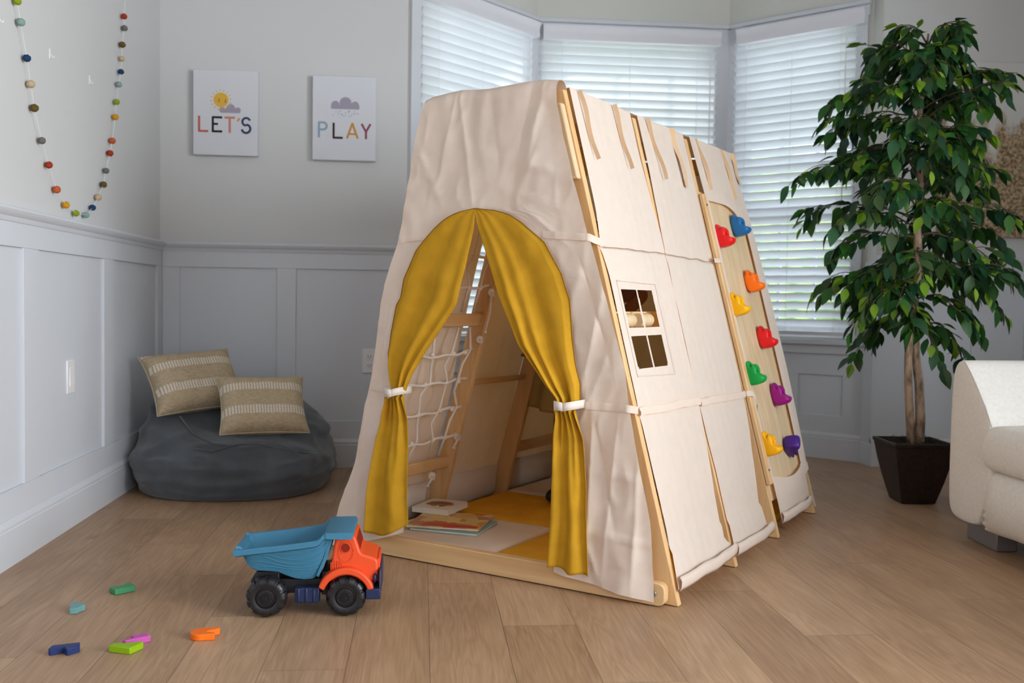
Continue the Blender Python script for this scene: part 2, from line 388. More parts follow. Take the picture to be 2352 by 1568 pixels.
# ------------------------------------------------------------------ room
XL, YB = -1.25, 4.828
XR, YF, ZC = 3.2, -2.6, 2.75
BX0, BX1 = -.07, 2.345          # bay opening
C1, C2, YC = (.635, 5.535), (1.755, 5.535), 5.535
R1 = (BX1, 4.945)
fl = MB().add([(XL - .15, YF, 0), (XR, YF, 0), (XR, YB + .01, 0), (XL - .15, YB + .01, 0), (BX0, YB + .01, 0), (BX1, YB + .01, 0), (R1[0], R1[1], 0), (*C2, 0), (*C1, 0)],
              [(0, 1, 2, 5, 4, 3), (4, 5, 6, 7, 8)])
fl.add([(p[0], p[1], -.1) for p in fl.v], [tuple(reversed(f)) for f in fl.f])
struct(obj('floor', fl, M['floor']))
struct(obj('ceiling', MB().box(XL - .15, XR + .2, YF - .2, 5.8, ZC, ZC + .1), M['ceiling']))
PD = .012   # how far the flat boards stand proud of the wall panels
struct(obj('wall_left', MB().box(XL - PD - .12, XL - PD, YF - .1, YB + PD + .1, 0, ZC), M['wall']))
struct(obj('wall_back', MB().box(XL - PD, BX0, YB + PD, YB + .16, 0, ZC), M['wall']))
struct(obj('wall_right_back', MB().box(BX1, XR + .1, YB + PD, YB + .10, 0, ZC), M['wall']))
fx0, fx1 = .5, 2.5      # unseen window opening added behind the camera for soft fill light
struct(obj('wall_front', MB().box(XL - .2, fx0, YF - .12, YF, 0, ZC).box(fx1, XR + .1, YF - .12, YF, 0, ZC).box(fx0, fx1, YF - .12, YF, 0, .5).box(fx0, fx1, YF - .12, YF, 2.3, ZC), plain('taupe_wall', (.28, .255, .23), .85)))
wf = MB()
for x in (fx0, (fx0 + fx1) / 2 - .03, fx1 - .06): wf.box(x, x + .06, YF - .09, YF - .03, .5, 2.3)
for z in (.5, 2.24): wf.box(fx0, fx1, YF - .09, YF - .03, z, z + .06)
struct(obj('window_5', wf, M['trim'], bevel=.005))  # frame of the added opening, unseen, there for the fill light
# right wall with a wide window opening onto daylight (out of the picture)
wy0, wy1, wz0, wz1 = -1.45, 1.15, .35, 2.35
wr = MB().box(XR, XR + .12, YF - .1, wy0, 0, ZC).box(XR, XR + .12, wy1, YB + .1, 0, ZC).box(XR, XR + .12, wy0, wy1, 0, wz0).box(XR, XR + .12, wy0, wy1, wz1, ZC)
struct(obj('wall_right', wr, M['wall']))
wf = MB()
for y in (wy0, (wy0 + wy1) / 2 - .03, wy1 - .06): wf.box(XR + .03, XR + .09, y, y + .06, wz0, wz1)
for z in (wz0, wz1 - .06): wf.box(XR + .03, XR + .09, wy0, wy1, z, z + .06)
struct(obj('window_4', wf, M['trim'], bevel=.005))

def boards(frame, along0, along1, panels, cap=True, capends=(0, 0)):
    """wainscot boards on a wall; frame(s, out, z)->xyz with out measured into the room; panels = [(s0,s1)] recesses"""
    mb = MB()
    def bx(s0, s1, z0, z1, o0=-PD, o1=0.):
        mb.hexa([frame(s0, o0, z0), frame(s1, o0, z0), frame(s1, o1, z0), frame(s0, o1, z0), frame(s0, o0, z1), frame(s1, o0, z1), frame(s1, o1, z1), frame(s0, o1, z1)])
    bx(along0, along1, .976, 1.064); bx(along0, along1, .12, .23)
    e = along0
    for s0, s1 in panels:
        bx(e, s0, .23, .976); e = s1
    bx(e, along1, .23, .976)
    for s0, s1 in panels: bx(s0 - .002, s1 + .002, .225, .981, -PD - .004, -PD + .0006)
    return mb
def moulding(frame, a, b, prof):
    mb = MB(); n = len(prof)
    mb.add([frame(a, o, z) for o, z in prof] + [frame(b, o, z) for o, z in prof],
           [(i, i + 1, i + 1 + n, i + n) for i in range(n - 1)] + [tuple(range(n)), tuple(range(n, 2 * n))])
    return mb
RAIL = [(-PD, 1.052), (.004, 1.052), (.008, 1.060), (.010, 1.066), (.016, 1.070), (.024, 1.078), (.028, 1.086), (.027, 1.092), (.022, 1.096), (-PD, 1.098)]
BASE = [(-PD, 0), (.012, 0), (.012, .112), (.009, .116), (.011, .121), (.010, .127), (.005, .134), (.002, .141), (-PD, .143)]
fL = lambda s, o, z: (XL + o, s, z)
fB = lambda s, o, z: (s, YB - o, z)
fR = fB
pl = [(4.09 - .778 * k, 4.746 - .778 * k) for k in range(9)][::-1]
struct(obj('trim_1', boards(fL, YF, YB, pl), M['trim'], bevel=.0015))
struct(obj('trim_2', boards(fB, XL, BX0, [(-1.167, -.706), (-.614, -.158)]), M['trim'], bevel=.0015))
struct(obj('trim_3', boards(fR, BX1, XR, [(2.492, 2.868), (2.965, 3.16)]), M['trim'], bevel=.0015))
struct(obj('trim_4', moulding(fL, YF, YB, RAIL), M['trim'], autos=35))
struct(obj('trim_5', moulding(fB, XL, BX0, RAIL), M['trim'], autos=35))
struct(obj('trim_6', moulding(fR, BX1, XR, RAIL), M['trim'], autos=35))
struct(obj('baseboard_left', moulding(fL, YF, YB, BASE), M['trim'], autos=35))
struct(obj('baseboard_back', moulding(fB, XL, BX0, BASE), M['trim'], autos=35))
struct(obj('baseboard_right', moulding(fR, BX1 - .012, XR, BASE), M['trim'], autos=35))

# bay walls: name, start, end, (open0, open1) along the wall, window number
def bay(p, q):
    p, q = Vector((*p, 0)), Vector((*q, 0)); d = (q - p).normalized(); L = (q - p).length
    n = Vector((d.y, -d.x, 0))              # into the room
    return (lambda s, o, z: tuple(p + d * s + n * o + Vector((0, 0, z)))), L, d, n
BAYS = [('left', (BX0, YB + .002), C1, .075, .925), ('center', C1, C2, .03, 1.035), ('right', C2, R1, .055, .745)]
OZ0, OZ1 = .66, 2.36
for i, (nm, p, q, s0, s1) in enumerate(BAYS):
    f, L, d, n = bay(p, q)
    def hx(mb, a, b, o0, o1, z0, z1):
        return mb.hexa([f(a, o0, z0), f(b, o0, z0), f(b, o1, z0), f(a, o1, z0), f(a, o0, z1), f(b, o0, z1), f(b, o1, z1), f(a, o1, z1)])
    w = MB(); T = -.14
    e0, e1 = (0, L)
    hx(w, e0, e1, T, -PD, 0, OZ0); hx(w, e0, e1, T, 0, OZ1, ZC); hx(w, e0, s0, T, -.001, OZ0, OZ1); hx(w, s1, e1, T, -.001, OZ0, OZ1)
    struct(obj('wall_bay_' + nm, w, M['baywall']))
    # casing + sill + apron panel + sashes
    c = MB()
    hx(c, 0, s0, 0, .014, OZ0 - .03, 2.40); hx(c, s1, L if nm != 'right' else L - .03, 0, .014, OZ0 - .03, 2.40)
    hx(c, 0, L if nm != 'right' else L - .02, 0, .018, 2.355, 2.415); hx(c, 0, L if nm != 'right' else L - .015, 0, .036, 2.412, 2.436)
    hx(c, .0, L, -.08, .038, OZ0 - .04, OZ0 - .012); hx(c, .0, L, 0, .014, OZ0 - .09, OZ0 - .04)
    wn = struct(obj('window_%d' % (i + 1), c, M['trim'], bevel=.003))
    b2 = MB(); hx(b2, 0, L, -PD, 0, .12, .235); hx(b2, 0, L, -PD, 0, .455, OZ0 - .09)
    hx(b2, 0, .10, -PD, 0, .235, .455); hx(b2, L - .115, L, -PD, 0, .235, .455); hx(b2, L / 2 - .05, L / 2 + .05, -PD, 0, .235, .455); hx(b2, 0, L, -PD - .004, -PD + .0006, .23, .46)
    struct(obj('trim_%d' % (7 + i), b2, M['trim'], bevel=.0015))
    struct(obj('baseboard_bay_' + nm, moulding(f, -.004, L + .004, BASE), M['trim'], autos=35))
    fr = MB()
    for a in (s0, s1 - .045): hx(fr, a, a + .045, -.12, -.08, OZ0, OZ1)
    for z in (OZ0, 1.335, OZ1 - .05): hx(fr, s0, s1, -.12, -.08, z, z + .055)
    for k in (1, 2):
        a = lerp(s0 + .03, s1 - .03, k / 3); hx(fr, a - .009, a + .009, -.112, -.09, OZ0, OZ1)
    for z in (1.0, 1.63, 1.98): hx(fr, s0, s1, -.112, -.09, z - .009, z + .009)
    sa = obj('window_sash', fr, M['trim'], wn, bevel=.002)
    obj('window_pane', hx(MB(), s0, s1, -.102, -.099, OZ0, OZ1), M['glass'], wn)
    # blind
    desc = {'left': 'white slatted blind in the angled left bay window, slats shut', 'center': 'white slatted blind in the middle bay window above the play tent',
            'right': 'white slatted blind in the angled right bay window beside the fig tree'}[nm]
    root = empty('window_blind', f((s0 + s1) / 2, 0, OZ0)); tag(root, desc, 'blind', 'slatted blinds in the bay')
    inv = Matrix.Translation(-Vector(root.location))
    bs0, bs1 = s0 - .012, s1 + .012
    zt, zb = 2.315, .70
    v = MB()
    prof = [(.015, 2.308), (.062, 2.308), (.064, 2.318), (.060, 2.345), (.066, 2.372), (.074, 2.384), (.074, 2.390), (.015, 2.392)]
    va, vb = bs0 - .045, bs1 + .045
    if nm == 'left': va, vb = .055, s1 + .02
    if nm == 'center': va, vb = .03, L - .065
    if nm == 'right': va, vb = .075, L - .03
    npf = len(prof)
    v.add([f(va, o, z) for o, z in prof] + [f(vb, o, z) for o, z in prof],
          [(k, (k + 1) % npf, (k + 1) % npf + npf, k + npf) for k in range(npf)] + [tuple(range(npf)), tuple(range(npf, 2 * npf))])
    obj('valance', v.xf(inv), M['valance'], root, autos=30)
    sl = MB(); tilt = {'left': 66, 'center': 62, 'right': 51}[nm]
    pitch = .0475; wd = .052; k = 0; z = zt - .01
    while z > zb + .02:
        jit = radians(tilt + (random.random() - .5) * 2.0)
        hw = wd / 2
        sec = []
        for t in range(5):          # slightly crowned slat
            a = -hw + wd * t / 4; cr = .0022 * (1 - (2 * t / 4 - 1) ** 2)
            # inner edge up, outer edge down
            sec.append((.012 + a * cos(jit) - cr * sin(jit) * -1, z + a * sin(jit) + cr * cos(jit)))
        lo = [(o + .0022 * sin(jit), zz - .0022 * cos(jit)) for o, zz in sec]
        pr = sec + lo[::-1]; m_ = len(pr)
        sl.add([f(bs0, o, zz) for o, zz in pr] + [f(bs1, o, zz) for o, zz in pr],
               [(q_, (q_ + 1) % m_, (q_ + 1) % m_ + m_, q_ + m_) for q_ in range(m_)] + [tuple(range(m_)), tuple(range(m_, 2 * m_))])
        z -= pitch
    obj('slats', sl.xf(inv), M['slat'], root, autos=40)
    obj('bottom_rail', hx(MB(), bs0, bs1, -.014, .038, zb - .028, zb - .008).xf(inv), M['valance'], root, bevel=.004)
    cd = MB()
    for t in (.12, .5, .88):
        a = lerp(bs0, bs1, t)
        for o in (.036, -.012): cd.tube([f(a, o, zt), f(a, o, zb - .01)], .0011, 5)
    obj('ladder_cord', cd.xf(inv), M['cord'], root)
    wd_ = MB().tube([f(bs1 - .05, .05, 2.30), f(bs1 - .052, .055, 1.35)], .0035, 8)
    obj('tilt_wand', wd_.xf(inv), M['cord'], root)
# the short return at the right end of the bay
struct(obj('wall_bay_return', MB().box(BX1 - .001, BX1 + .14, YB + PD + .001, R1[1] + .14, 0, ZC), M['baywall']))
struct(obj('baseboard_bay_return', moulding(lambda s, o, z: (BX1 - .001 - o, s, z), YB - .0136, R1[1], BASE), M['trim'], autos=35))
struct(obj('trim_10', MB().box(BX1 - .012, BX1 - .0005, YB + .0005, R1[1], .12, 1.064).box(BX1 - .0045, BX1 + .003, YB - .0045, YB + .002, .10, .1385), M['trim']))

# outdoors
struct(obj('ground_outside', MB().box(-8, 12, 5.75, 30, -.25, -.15), M['drive']))
hb = MB()
for k in range(26):
    x = -6 + k * .72 + random.uniform(-.2, .2); r = random.uniform(.75, 1.15)
    c = (x, 10.2 + random.uniform(-.5, .5), random.uniform(.8, 1.5))
    hb.ball(c, r, 28, 18, lambda p, d: p + d * (.22 * nz(p.x * 3, p.y * 3, p.z * 3) + .12 * nz(p.x * 9, p.y * 9, p.z * 9)))
hd = obj('hedge', hb, M['hedge'], smooth=True); tag(hd, 'sunlit green hedge outside the bay windows', 'hedge', kind='stuff')

# ------------------------------------------------------------------ things on the walls
felt = {'red': (.33, .035, .015), 'grey': (.14, .135, .125), 'brown': (.115, .075, .018), 'tan': (.50, .385, .24), 'navy': (.012, .045, .12), 'sage': (.22, .33, .31),
        'lime': (.24, .30, .015), 'gold': (.58, .27, .012), 'coral': (.48, .10, .035)}
for k_, c_ in felt.items(): plain('felt_' + k_, c_, .95, bump=.6, bscale=250, var=.12)
balls = [('lime', 3.142, 1.727), ('sage', 3.167, 1.671), ('navy', 3.212, 1.572), ('tan', 3.242, 1.498), ('brown', 3.269, 1.428), ('grey', 3.329, 1.334), ('red', 3.388, 1.263),
         ('coral', 3.457, 1.189), ('gold', 3.543, 1.145), ('lime', 3.642, 1.125), ('sage', 3.747, 1.128), ('navy', 3.820, 1.162), ('tan', 3.885, 1.208), ('brown', 3.948, 1.264),
         ('grey', 3.980, 1.322), ('red', 4.029, 1.398), ('coral', 4.057, 1.452), ('gold', 4.097, 1.554), ('lime', 4.114, 1.618), ('sage', 4.144, 1.695), ('navy', 4.173, 1.753),
         ('tan', 4.185, 1.809), ('brown', 4.191, 1.868), ('grey', 4.222, 1.944), ('red', 4.216, 1.991)]
gr = empty('felt_ball_garland', (XL, 3.7, 1.1)); tag(gr, 'garland of multicoloured felt balls on white thread hanging in a loop on the left wall', 'garland')
bx_ = XL + .005
pts = [(bx_, 3.09, 1.86)] + [(bx_, y, z) for c, y, z in balls] + [(bx_, 4.22, 2.03), (bx_, 4.235, 2.06)]
g0 = Matrix.Translation(-Vector(gr.location))
obj('string', MB().tube(pts, .0008, 5).xf(g0), M['cord'], gr)
for c, y, z in balls:
    r = .0128 * random.uniform(.93, 1.07)
    mb = MB().ball((0, 0, 0), (r, r * 1.04, r * .93), 18, 12, lambda p, d: p + d * .0012 * nz(d.x * 3 + y * 9, d.y * 3, d.z * 3))
    o = obj('felt_ball', mb, M['felt_' + c], gr, smooth=True); o.location = Vector((bx_, y, z)) - Vector(gr.location); o['label'] = c + ' felt ball'
for k, (y, z, lab) in enumerate([(3.045, 1.644, 'small white adhesive wall hook left of the garland by the picture edge'), (3.445, 1.639, 'small white adhesive wall hook inside the garland loop near its left strand'),
                                 (3.837, 1.639, 'small white adhesive wall hook inside the garland loop towards its right strand')]):
    h = empty('wall_hook', (XL - PD, y, z)); tag(h, lab, 'hook', 'small white wall hooks')
    obj('backplate', MB().box(0, .003, -.005, .005, -.012, .022), M['plate'], h, bevel=.001)
    obj('hook', MB().tube([(.003, 0, .008), (.007, 0, -.002), (.010, 0, -.008), (.014, 0, -.008), (.016, 0, -.002)], .0018, 7), M['plate'], h, smooth=True)

def canvas_print(x0, z0, label):
    r = empty('canvas_print', (x0, YB + PD, z0)); tag(r, label, 'picture', 'nursery prints on the back wall')
    obj('canvas', MB().box(0, .305, -.038, .002, 0, .406), M['canvas_print'], r, bevel=.003)
    return r
def flat(r, name, polys, material, d):
    """flat painted shapes on the print, in its own a (0..1 across) and b (0..1 down) units"""
    mb = MB(); W_, H_ = .305, .406
    for k, poly in enumerate(polys): mb.prism([(a * W_, (1 - b) * H_) for a, b in poly], -.0381 - d - k * .00005, -.0375)
    return obj(name, mb, material, r)
AS = .305 / .406
def circ(a, b, ra, n=22, a0=0, a1=2 * pi): return [(a + ra * cos(lerp(a0, a1, k / n)), b - ra * AS * sin(lerp(a0, a1, k / n))) for k in range(n)]
def strokes(path, w):
    out = []
    for (a, b), (c, d) in zip(path, path[1:]):
        dx, dy = c - a, (d - b) / AS; L = sqrt(dx * dx + dy * dy); nx, ny = -dy / L * w / 2, dx / L * w / 2
        ex, ey = dx / L * w * .02, dy / L * w * .02
        out.append([(a - ex + nx, b + (-ey + ny) * AS), (c + ex + nx, d + (ey + ny) * AS), (c + ex - nx, d + (ey - ny) * AS), (a - ex - nx, b + (-ey - ny) * AS)])
    return out
def arcpath(ca, cb, r, a0, a1, n=14): return [(ca + r * cos(radians(lerp(a0, a1, k / n))), cb - r * AS * sin(radians(lerp(a0, a1, k / n)))) for k in range(n + 1)]
def inkmat(n, c): return plain('ink_' + n, c, .75)
lp = canvas_print(-1.100, 1.513, "white canvas print reading LET'S under a yellow sun, left of the two prints")
w_ = .034
flat(lp, 'letter', strokes([(.095, .545), (.095, .722), (.235, .722)], w_) + [circ(.095, .722, w_ / 2)], inkmat('coral', (.50, .13, .10)), .0006)
flat(lp, 'letter', strokes([(.45, .557), (.305, .557), (.305, .722), (.45, .722)], w_) + strokes([(.305, .635), (.385, .635)], w_) + [circ(.305, .557, .017), circ(.305, .722, .017)], inkmat('black', (.02, .015, .015)), .0006)
flat(lp, 'letter', strokes([(.485, .557), (.645, .557)], w_) + strokes([(.565, .557), (.565, .735)], w_), inkmat('salmon', (.54, .22, .17)), .0006)
flat(lp, 'apostrophe', strokes([(.715, .56), (.685, .598)], .026), inkmat('amber', (.62, .28, .05)), .0006)
flat(lp, 'letter', strokes(arcpath(.82, .60, .060, 20, 260) + arcpath(.818, .682, .066, 80, -170), w_), inkmat('navy', (.035, .05, .11)), .0006)
sun = inkmat('sun', (.70, .42, .055))
flat(lp, 'sun', [circ(.43, .352, .115)] + sum([strokes([(.43 + .135 * cos(t), .352 - .135 * AS * sin(t)), (.43 + .165 * cos(t), .352 - .165 * AS * sin(t))], .014) for t in [2 * pi * k / 16 + .1 for k in range(16)]], []), sun, .0004)
for a_, b_ in ((.40, .345), (.50, .352)):
    flat(lp, 'printed_eye', [circ(a_, b_, .008)], inkmat('black', (0, 0, 0)), .0007)
    flat(lp, 'printed_cheek', [circ(a_ - .002, b_ + .022, .015)], inkmat('coral', (0, 0, 0)), .0006)
cl = inkmat('cloud', (.34, .31, .38))
flat(lp, 'cloud', [circ(.45, .470, .045), circ(.58, .450, .07), circ(.69, .468, .045), [(.43, .502), (.72, .502), (.735, .46), (.42, .46)]], cl, .0008)
pp = canvas_print(-.537, 1.504, 'white canvas print reading PLAY under a rain cloud, right of the two prints')
flat(pp, 'letter', strokes([(.105, .735), (.105, .557), (.17, .557)], w_) + strokes(arcpath(.17, .598, .056, 90, -90) + [(.105, .640)], w_) + [circ(.105, .557, .017)], inkmat('dusty blue', (.27, .36, .46)), .0006)
flat(pp, 'letter', strokes([(.335, .557), (.335, .733), (.48, .733)], w_) + [circ(.335, .733, .017)], inkmat('umber', (.05, .02, .02)), .0006)
flat(pp, 'letter', strokes([(.545, .738), (.63, .56), (.715, .738)], w_) + strokes([(.575, .685), (.685, .685)], w_ * .9) + [circ(.63, .562, .018)], inkmat('ochre', (.55, .27, .06)), .0006)
flat(pp, 'letter', strokes([(.775, .56), (.845, .655), (.845, .74)], w_) + strokes([(.915, .56), (.845, .655)], w_) + [circ(.845, .655, .017)], inkmat('plum', (.26, .075, .115)), .0006)
flat(pp, 'cloud', [circ(.36, .345, .065), circ(.52, .32, .095), circ(.67, .345, .062), [(.295, .392), (.735, .392), (.74, .345), (.29, .345)]], cl, .0006)
rd = random.Random(3)
flat(pp, 'raindrop', sum([strokes([(x, y), (x - .008, y + .012)], .007) for x, y in [(rd.uniform(.32, .72), rd.uniform(.405, .475)) for k in range(24)]], []), inkmat('slate', (.25, .25, .33)), .0006)

ou = empty('wall_outlet', (-.255, YB + PD, .526)); tag(ou, 'white double power outlet on the panelled back wall left of the tent', 'outlet')
obj('cover_plate', MB().box(-.036, .036, -.007, 0, -.06, .06), M['plate'], ou, bevel=.003)
for z in (.022, -.022):
    rc = obj('receptacle', MB().box(-.017, .017, -.0085, -.006, z - .016, z + .016), M['plate'], ou, bevel=.003)
    for x0, x1, za, zb_ in ((-.008, -.005, z - .004, z + .007), (.005, .008, z - .004, z + .007), (-.002, .002, z - .011, z - .007)):
        obj('slot', MB().box(x0, x1, -.0092, -.007, za, zb_), M['plate_dark'], rc)
sw = empty('light_switch', (XL - PD, 3.617, .536)); tag(sw, 'tall white switch plate on the left wall panelling', 'switch')
obj('cover_plate', MB().box(0, .007, -.037, .037, -.06, .06), M['plate'], sw, bevel=.003)
obj('rocker', MB().hexa([(.006, -.016, -.034), (.0105, -.016, -.034), (.0105, .016, -.034), (.006, .016, -.034), (.006, -.016, .034), (.008, -.016, .034), (.008, .016, .034), (.006, .016, .034)]), M['plate'], sw, bevel=.001)
ap = tag(empty('canvas_art', (2.66, YB + PD, 1.2)), 'large pale canvas of dried brown grasses on the wall behind the tree', 'picture')
obj('canvas', MB().box(0, .50, -.035, .002, -.36, .54), M['print_art'], ap, bevel=.003, loc=(0, 0, .36))
# ------------------------------------------------------------------ play tent: wooden climbing frame
TW, TT, TH = 1.228, .455, 1.446
VS = [0., .478, .938, 1.432]          # where the four frames stand, front to back
TLOC, TROT = (-.2745, 3.300, 0), radians(-36.95)
SLP = (TW - TT) / 2 / TH
NR = Vector((.966, 0, .258))          # outward normal of the right side
NL = Vector((-.966, 0, .258))
def ru(z): return TW - SLP * z        # right side plane
def lu(z): return SLP * z
def rp(v, z, off=0.): return Vector((ru(z), v, z)) + NR * off
def lp_(v, z, off=0.): return Vector((lu(z), v, z)) + NL * off
frame = empty('climbing_frame', TLOC, TROT)
tag(frame, 'pine wood climbing frame under the cream play tent, climbing wall on its far right side', 'climbing frame')
LWD = .072
for k, v in enumerate(VS):
    va, vb = v, v + .024
    for side in (1, -1):
        zt = TH - .004
        def U(z, inn): 
            return (ru(z) - inn) if side > 0 else (lu(z) + inn)
        mb = MB()
        b4 = lambda z, top: [(U(z, 0), va, z), (U(z, LWD), va, z), (U(z, LWD), vb, z), (U(z, 0), vb, z)]
        mb.hexa(b4(0.002, 0) + b4(zt, 1))
        obj('leg', mb, M['pine'], frame, bevel=.003)
    # beam across the top of each frame
    obj('top_beam', MB().box(lu(1.40) + .03, ru(1.40) - .03, v + .003, v + .021, 1.372, 1.44), M['pine_x'], frame, bevel=.003)
# front and back base beams
for v0, v1 in ((-.030, -.001), (VS[3] + .025, VS[3] + .053)):
    prof = []
    for cx, cz, a0, a1 in ((TW - .03 - .02, .02 + .003, -90, 0), (TW - .03 - .02, .066 - .02, 0, 90), (-.005 + .02, .066 - .02, 90, 180), (-.005 + .02, .023, 180, 270)):
        prof += [(cx + .02 * cos(radians(lerp(a0, a1, t / 4))), cz + .02 * sin(radians(lerp(a0, a1, t / 4)))) for t in range(5)]
    bo = obj('base_beam', MB().prism(prof, v0, v1), M['pine_x'], frame, bevel=.0025)
    if v0 < 0:
        for u in (TW - .062, .03):
            b_ = MB().lathe([(.0, -.0016), (.004, -.0016), (.0045, -.004), (.0085, -.004), (.0095, -.002), (.0095, .002)], 20, lambda x, y, h: (u + x, -.030 + h, .036 + y))
            obj('bolt', b_, M['steel'], bo, autos=30)
# pale plate lying on the front right leg
obj('leg_plate', MB().hexa([tuple(Vector((ru(1.18) - .004, v, 1.18))) for v in (-.024,)] + [(ru(1.18) - .058, -.024, 1.18), (ru(1.18) - .058, -.001, 1.18), (ru(1.18) - .004, -.001, 1.18),
    (ru(1.40) - .004, -.024, 1.40), (ru(1.40) - .058, -.024, 1.40), (ru(1.40) - .058, -.001, 1.40), (ru(1.40) - .004, -.001, 1.40)]), M['ply'], frame, bevel=.006)
# rungs: left ladder side (flat slats), right side (bars)
def lrung(v0, v1, z, h=.045, inn=.008, th=.022):
    a = lu(z) + inn
    return MB().hexa([(a - SLP * 0, v0, z - h / 2), (a + th, v0, z - h / 2), (a + th, v1, z - h / 2), (a, v1, z - h / 2),
                      (a + SLP * h, v0, z + h / 2), (a + th + SLP * h, v0, z + h / 2), (a + th + SLP * h, v1, z + h / 2), (a + SLP * h, v1, z + h / 2)])
for a_, b_, z in ((0, 1, .762), (0, 1, .228), (2, 3, .222), (2, 3, .471), (2, 3, .72), (1, 2, 1.02), (2, 3, 1.0)):
    obj('rung', lrung(VS[a_] + .022, VS[b_] + .004, z, inn=.03), M['pine_y'], frame, bevel=.004)
obj('rung', lrung(VS[1] + .022, VS[2] + .004, .522, h=.022, inn=.012, th=.016), M['pine_y'], frame, bevel=.003)
for a_, b_, z in ((0, 1, .235), (1, 2, .50), (1, 2, .76), (0, 1, 1.02), (1, 2, 1.02)):
    mb = MB().tube([(ru(z) - .036, VS[a_] + .02, z), (ru(z) - .036, VS[b_] + .006, z)], .016, 14)
    obj('rung', mb, M['pine_y'], frame, autos=40)
zr = .782
rg = obj('rung', MB().box(ru(zr) - .056, ru(zr) - .036, VS[0] + .02, VS[1] + .006, zr - .030, zr + .022), M['pine_y'], frame, bevel=.003)
for v0, v1 in ((.03, .175), (.205, .303)):      # two pale round-ended grips on that rail
    g = MB().tube([(ru(zr) - .024, v0, zr - .004), (ru(zr) - .024, v1 - .018, zr - .004), (ru(zr) - .024, v1 - .006, zr - .004), (ru(zr) - .024, v1, zr - .004)], [.021, .021, .017, .006], 14)
    obj('grip', g, M['ply'], rg, autos=50)['label'] = 'pale round-ended wooden grip'
# climbing board with its own side rails
def board_pts(off):
    out = []
    z0, z1, v0, v1 = .125, 1.25, .968, 1.425
    return [rp(v0, z0, off), rp(v1, z0, off), rp(v1, z1, off), rp(v0, z1, off)]
pts_lo, pts_hi = board_pts(-.022), board_pts(-.006)
cb = obj('climbing_board', MB().hexa(pts_lo + pts_hi), M['ply'], frame, bevel=.002)
for j, vv in enumerate((1.132, 1.278)):        # joints between the three boards
    mbj = MB(); z0, z1 = .126, 1.249
    mbj.add([rp(vv, z0, -.0058), rp(vv + .0014, z0, -.0058), rp(vv + .0014, z1, -.0058), rp(vv, z1, -.0058)], [(0, 1, 2, 3)])
    obj('board_joint', mbj, plain('joint_brown', (.30, .19, .09)), cb)
rl = MB().hexa([rp(.937, .185, .001), rp(.970, .185, .001), rp(.970, .185, .018), rp(.937, .185, .018), rp(.937, 1.232, .001), rp(.970, 1.232, .001), rp(.970, 1.232, .018), rp(.937, 1.232, .018)])
rail = obj('board_rail', rl, M['pine'], frame, bevel=.003)
for z in (.235, 1.19):
    c = rp(.954, z, .0185)
    obj('bolt', MB().ball(c, .0045, 10, 6), plain('bolt_dark', (.12, .09, .06), .4), rail, smooth=True)
# climbing holds: profile in (out from board, up the slope)
HPROF = [(0, -.038), (.026, -.038), (.050, -.036), (.064, -.029), (.069, -.018), (.064, -.008), (.052, -.007), (.045, -.005), (.046, .004), (.049, .014), (.049, .026), (.044, .037), (.037, .041), (.031, .036), (.028, .029), (.024, .036), (.020, .049), (.016, .056), (.0115, .052), (.009, .042), (.004, .036), (0, .035)]
SUP = Vector((-SLP, 0, 1)).normalized()
HDIR = Vector((0, 1, 0))
def make_hold(v, z, col, lab, turn=0., sc=1.):
    n = len(HPROF)
    mb = MB(); w = .029
    layers = [(-w, .80, -.002), (-w * .86, .94, 0), (-w * .5, 1., 0), (0, 1.02, 0), (w * .5, 1., 0), (w * .86, .94, 0), (w, .80, -.002)]
    cx, cy = .022, -.002
    ct, st = cos(turn), sin(turn)
    vs = []
    for wv, s_, _ in layers:
        for p, q in HPROF:
            pp, qq = (cx + (p - cx) * s_) * sc, (cy + (q - cy) * s_) * sc
            pp = max(pp, .0)
            dish = .007 * (1 - (wv / w) ** 2) if p > .035 and q > -.004 else 0     # finger scoop between ears
            pp -= dish
            a_, b_ = qq * ct - wv * sc * st, qq * st + wv * sc * ct
            vs.append(NR * (pp - .006) + SUP * a_ + HDIR * b_)
    L_ = len(layers)
    fs = [tuple(range(n)), tuple(range((L_ - 1) * n, L_ * n))] + [(j * n + i, j * n + (i + 1) % n, (j + 1) * n + (i + 1) % n, (j + 1) * n + i) for j in range(L_ - 1) for i in range(n)]
    mb.add(vs, fs)
    o = obj('climbing_hold', mb, M['hold_' + col], cb, sub=1)
    o.location = rp(v, z, 0); o['label'] = lab
    # round bolt socket in the scoop
    b_ = MB().ball((0, 0, 0), .0055, 10, 8)
    b_.v = [tuple(Vector(p) * sc + NR * .040 * sc + SUP * (.012 * ct) * sc + HDIR * .012 * st) for p in b_.v]
    me = o.data
    bm = bmesh.new(); bm.from_mesh(me)
    base = [bm.verts.new(p) for p in b_.v]
    for f_ in b_.f:
        try: bm.faces.new([base[i] for i in dict.fromkeys(f_)])
        except Exception: pass
    bm.to_mesh(me); bm.free()
    for p in me.polygons: p.use_smooth = True
    return o
for n_, c in dict(red=(.75, .008, .010), blue=(.008, .13, .36), orange=(.95, .17, .004), yellow=(.93, .46, .002), green=(.003, .34, .055), magenta=(.30, .002, .20), purple=(.055, .012, .20)).items():
    plain('hold_' + n_, c, .38, spec=.4, bump=.08, bscale=600)
